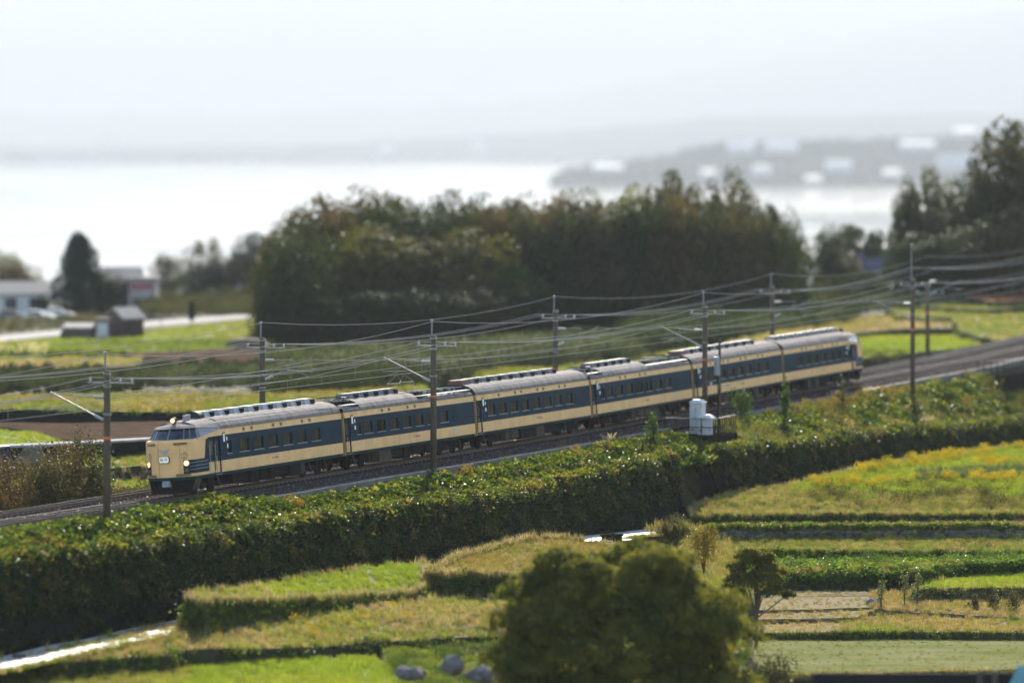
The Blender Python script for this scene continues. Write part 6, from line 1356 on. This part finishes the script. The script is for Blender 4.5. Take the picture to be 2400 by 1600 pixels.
# parked cars
def car(pos, rz_, label, m):
    root = empty('parked_car', pos, label, 'car', 'white cars parked by the white house', rz=rz_); L, W = 4.1, 1.65
    lo = [(-L / 2, .35), (L / 2, .35), (L / 2, .72), (L / 2 - .9, .88), (-L / 2 + .15, .92), (-L / 2, .7)]; up = [(-L / 2 + .3, .9), (L / 2 - 1.2, .88), (L / 2 - 1.9, 1.42), (-L / 2 + .75, 1.45)]
    b = MB()
    for poly, w2, w3 in ((lo, W / 2, W / 2), (up, W / 2 - .08, W / 2 - .2)):
        n = len(poly); b.add([(x, -w2 + (0 if z < .95 else .12), z) for x, z in poly] + [(x, w2 - (0 if z < .95 else .12), z) for x, z in poly], [tuple(range(n)), tuple(range(n, 2 * n))] + [(i, (i + 1) % n, n + (i + 1) % n, n + i) for i in range(n)])
    b.build('body', m, root)
    g = MB(); g.box(-L / 2 + .75, L / 2 - 1.75, -W / 2 + .05, -W / 2 + .085, .98, 1.34); g.build('side_glass', M_win, root)
    for x in (-1.25, 1.25):
        for y in (-W / 2 + .1, W / 2 - .1): MB().disc((x, y, .3), (0, 1, 0), .3, .2, 14).build('wheel', M_tyre, root)
    MB().box(L / 2 - .02, L / 2 + .02, -.7, -.45, .58, .72).build('headlight', M_wsign, root)
car(at_z(30, 752, -3.9), .1, 'leftmost pale car parked before the white house, partly hidden by weeds', M_hroof); car(at_z(92, 754, -3.9), -.1, 'bright white car parked at the corner of the white house', M_car); car(at_z(138, 748, -3.9), .0, 'white car parked between the white house and the conifer', M_car)
p = at_z(152, 791, -2.95); k = sc_at(p); o = empty('small_truck', p, 'small pale truck standing at the left end of the low shed', 'truck'); MB().box(-8 * k, 8 * k, -.6, .9, .4, 24 * k, taper=.08).build('cab', M_car, o); MB().box(-6 * k, 6 * k, -.68, -.602, 12 * k, 20 * k).build('windscreen', M_win, o); MB().box(8 * k, 40 * k, -.5, .9, .45, .8).build('load_bed', M_hroof, o)
for x in (-5 * k, 5 * k): MB().disc((x, -.5, .28), (0, 1, 0), .28, .2, 12).build('wheel', M_tyre, o)
# black tiled kiosk at the left edge
p = at_d(-52, 1152, -13.5); ks = empty('tiled_shrine', p, 'small building with a black tiled gable roof at the left picture edge', 'hut', rz=math.pi / 2 - .95)
kk = sc_at(p); MB().box(-1.5, 1.5, -1.0, 1.0, -1, 1.0).build('wall', M_black, ks)
M_tile = mat('black_roof_tile', (.03, .032, .042), rough=.4, spec=.4)
for sgn in (-1, 1):
    mb = MB(); b = [(-1.9, sgn * 1.45, .75), (1.9, sgn * 1.45, .75), (1.9, 0, 2.25), (-1.9, 0, 2.25)]; mb.hexa(b, [(x, y, z + .08) for x, y, z in b]); o = mb.build('roof', M_tile, ks)
    for j in range(13):
        for r0 in range(5):
            x = -1.8 + j * .3; t0, t1 = r0 / 5, (r0 + 1.05) / 5
            MB().tube([(x, sgn * 1.47 * (1 - t0), .86 + 1.5 * t0), (x, sgn * 1.47 * (1 - t1), .82 + 1.5 * t1)], .075, 6).build('tile', M_tile, o)
MB().tube([(-1.95, 0, 2.38), (0, 0, 2.36), (1.95, 0, 2.38)], .13, 8).build('ridge', M_tile, ks)
for x in (-1.92, 1.92): MB().add([(x, -1.42, .74), (x, 1.42, .74), (x, 0, 2.22)], [(0, 1, 2)]).build('gable', M_black, ks)
MB().disc((-1.97, 0, 2.4), (1, 0, 0), .2, .12, 10).build('ridge_end', M_tile, ks)
rock('green_ball', at_z(52, 1110, -2.9) + Vector((0, 0, .25)), .3, .3, .28, 'small green plastic tub in the field beside the black tiled roof', (0, 0, 0), 3, mat('green_plastic', (.02, .25, .14), rough=.4), 'tub')
rock('white_bag', at_z(285, 1092, -2.5), .35, .2, .15, 'small white bag lying at the edge of the bright green field by the cab', (0, 0, 0), 4, M_white, 'bag')
# wire fence along the field behind the train
a, b = Vector((-1.9, 409, -2.2)), Vector((38, 525, -2.0)); fe = empty('field_fence', a, 'long pale wire fence with thin posts behind the middle carriages', 'fence'); n = int((b - a).length / 2.0)
for i in range(n + 1):
    q = a.lerp(b, i / n) - a; q.z += .0; MB().tube([q + Vector((0, 0, -1)), q + Vector((0, 0, 2.3))], .06, 5).build('fence_post', M_conc2, fe)
for zz_ in (1.1, 2.2): MB().tube([Vector((0, 0, zz_)), b - a + Vector((0, 0, zz_))], .025, 4).build('fence_wire', M_hroof, fe)
# ------------------------------------------------------------------ corner building at the bottom right
p = at_Y(2250, 1700, 186); cb = empty('open_shed', p, 'open shed of posts and a teal roof sheet before a black panel painted as shade, at the bottom right corner', 'shed'); X = lambda u, v, y=0.: at_Y(u, v, 186 + y) - p
mb = MB(); mb.box(X(1910, 1600).x, X(2480, 1600).x, 1.2, 1.3, -3, X(0, 1577, 1.2).z); mb.build('shade_panel', M_black, cb)  # black panel stands in for the shaded riser below the lawn
for u in (2295, 2330): MB().box(X(u - 6, 0).x, X(u + 6, 0).x, -.35, -.22, -3, X(0, 1568).z).build('post', M_wood, cb)
mb = MB(); mb.hexa([X(2352, 1640), X(2480, 1640), X(2480, 1575, .8), X(2385, 1575, .8)], [q + Vector((0, 0, .12)) for q in (X(2352, 1640), X(2480, 1640), X(2480, 1566, .8), X(2385, 1566, .8))]); mb.build('roof_sheet', M_teal, cb)
# ------------------------------------------------------------------ far woods and town across the bay
M_fleaf = mat('far_foliage', (.045, .06, .035), rough=1, spec=0, var=.4, scale=.05, oi=.25)
def blob_proto():
    out = []
    for i in range(3):
        bm = bmesh.new(); bmesh.ops.create_icosphere(bm, subdivisions=2, radius=1)
        for v in bm.verts: v.co *= 1 + .35 * noise.noise(v.co * 2 + Vector((i * 5, 0, 0)))
        m_ = MB(); m_.v = [tuple(v.co) for v in bm.verts]; m_.f = [tuple(x.index for x in f.verts) for f in bm.faces]; bm.free(); out.append(m_)
    return out
proto('fartree', blob_proto(), M_fleaf)
ft_ = []
for _ in range(1500):
    u = R.uniform(-150, 2500); Y = R.uniform(17110, 17400); x = (u - 1200) / FPX * Y; h = R.uniform(10, 26) * (1 + .5 * noise.noise(Vector((u * .012, 0, 0)))); ft_.append((Vector((x, Y, LZ + h * .6)), rz(), (h * R.uniform(.6, 1.4), h * .8, h), (1, 1, 1)))
scatter('far_shore_woods', 'fartree', ft_)
ft_ = []
for _ in range(1700):
    u = 1295 + 1200 * R.random() ** .9; Y = R.uniform(9520, 9980); x = (u - 1200) / FPX * Y; t = (Y - 9520) / 460; top = lerp_table([(1295, -84), (1340, zz(412, 9850)), (1500, zz(395, 9850)), (1720, zz(352, 9850)), (2500, zz(340, 9850))], u)
    z = LZ + (top - LZ) * math.sin(min(1, t * 1.1) * 1.57) ** .8; h = R.uniform(8, 18); ft_.append((Vector((x, Y, z + h * .3)), rz(), (h * R.uniform(.6, 1.2), h * .8, h * R.uniform(.7, 1.2)), (1, 1, 1)))
scatter('peninsula_woods', 'fartree', ft_)
M_broof = mat('bright_sheet_roof', (.5, .49, .48), rough=.7, spec=.1)
twn = [(1425, 392, 70, 16, 'white low building at the tip of the peninsula'), (1735, 345, 62, 26, 'large white block high on the peninsula, left of a pair'), (1830, 345, 75, 26, 'large white block high on the peninsula, right of a pair'), (1785, 398, 40, 24, 'small white building low on the middle of the peninsula'), (1965, 388, 58, 26, 'white building on the right slope of the peninsula'), (2150, 340, 80, 20, 'cream building near the skyline of the peninsula'), (2250, 378, 105, 34, 'widest white building at the right of the peninsula'), (2262, 308, 45, 16, 'small white building on the skyline far right'), (2090, 405, 40, 18, 'greyish building low on the right of the peninsula'), (1905, 420, 36, 16, 'pale boathouse by the water on the peninsula'), (1660, 405, 34, 18, 'small pale building among trees, left part of the peninsula'), (2350, 410, 50, 22, 'pale building by the water under the tall tree at the right')]
for u, v, w_, h_, lb in twn:
    Y = 9480; k = Y / FPX; x = (u - 1200) * k; zt_2 = HC - (v - h_ / 2 - YH) * k; hh = h_ * k
    house('town_building', Vector((x, Y, zt_2 - hh)), w_ * k, 46, hh * .5, hh * .5, M_white, M_broof, lb, 'building', 0, wins=((-.3, .5), (0, .5), (.3, .5)), over=.6, group='buildings of the far town', win=(6, 3.5))
for u, v, w_, lb in ((260, 335, 40, 'white building showing between trees on the far shore, left'), (905, 352, 36, 'pale building on the middle of the far shore'), (1120, 340, 30, 'pale building on the far shore just left of the peninsula tip')):
    Y = 17080; k = Y / FPX; house('shore_building', Vector(((u - 1200) * k, Y, HC - (v + 10 - YH) * k)), w_ * k, 15, 16 * k, 4 * k, M_white, M_tin, lb, 'building', 0, wins=((-.3, .5), (.3, .5)), over=.6, group='buildings of the far shore', win=(8, 6))
# ------------------------------------------------------------------ haze
hm = bpy.data.materials.new('haze_air'); hm.use_nodes = True; n = hm.node_tree; n.nodes.remove(n.nodes['Principled BSDF'])
pv = n.nodes.new('ShaderNodeVolumePrincipled'); pv.inputs['Color'].default_value = (.58, .613, .665, 1); pv.inputs['Density'].default_value = HAZE; pv.inputs['Anisotropy'].default_value = .2
n.links.new(pv.outputs[0], n.nodes['Material Output'].inputs['Volume'])
try: hm.cycles.homogeneous_volume = True
except Exception: pass
hb = MB(); hb.box(-28000, 28000, -60, 31000, LZ - 5.0, 1150); ho = hb.build('haze', hm); tag(ho, kind='stuff')
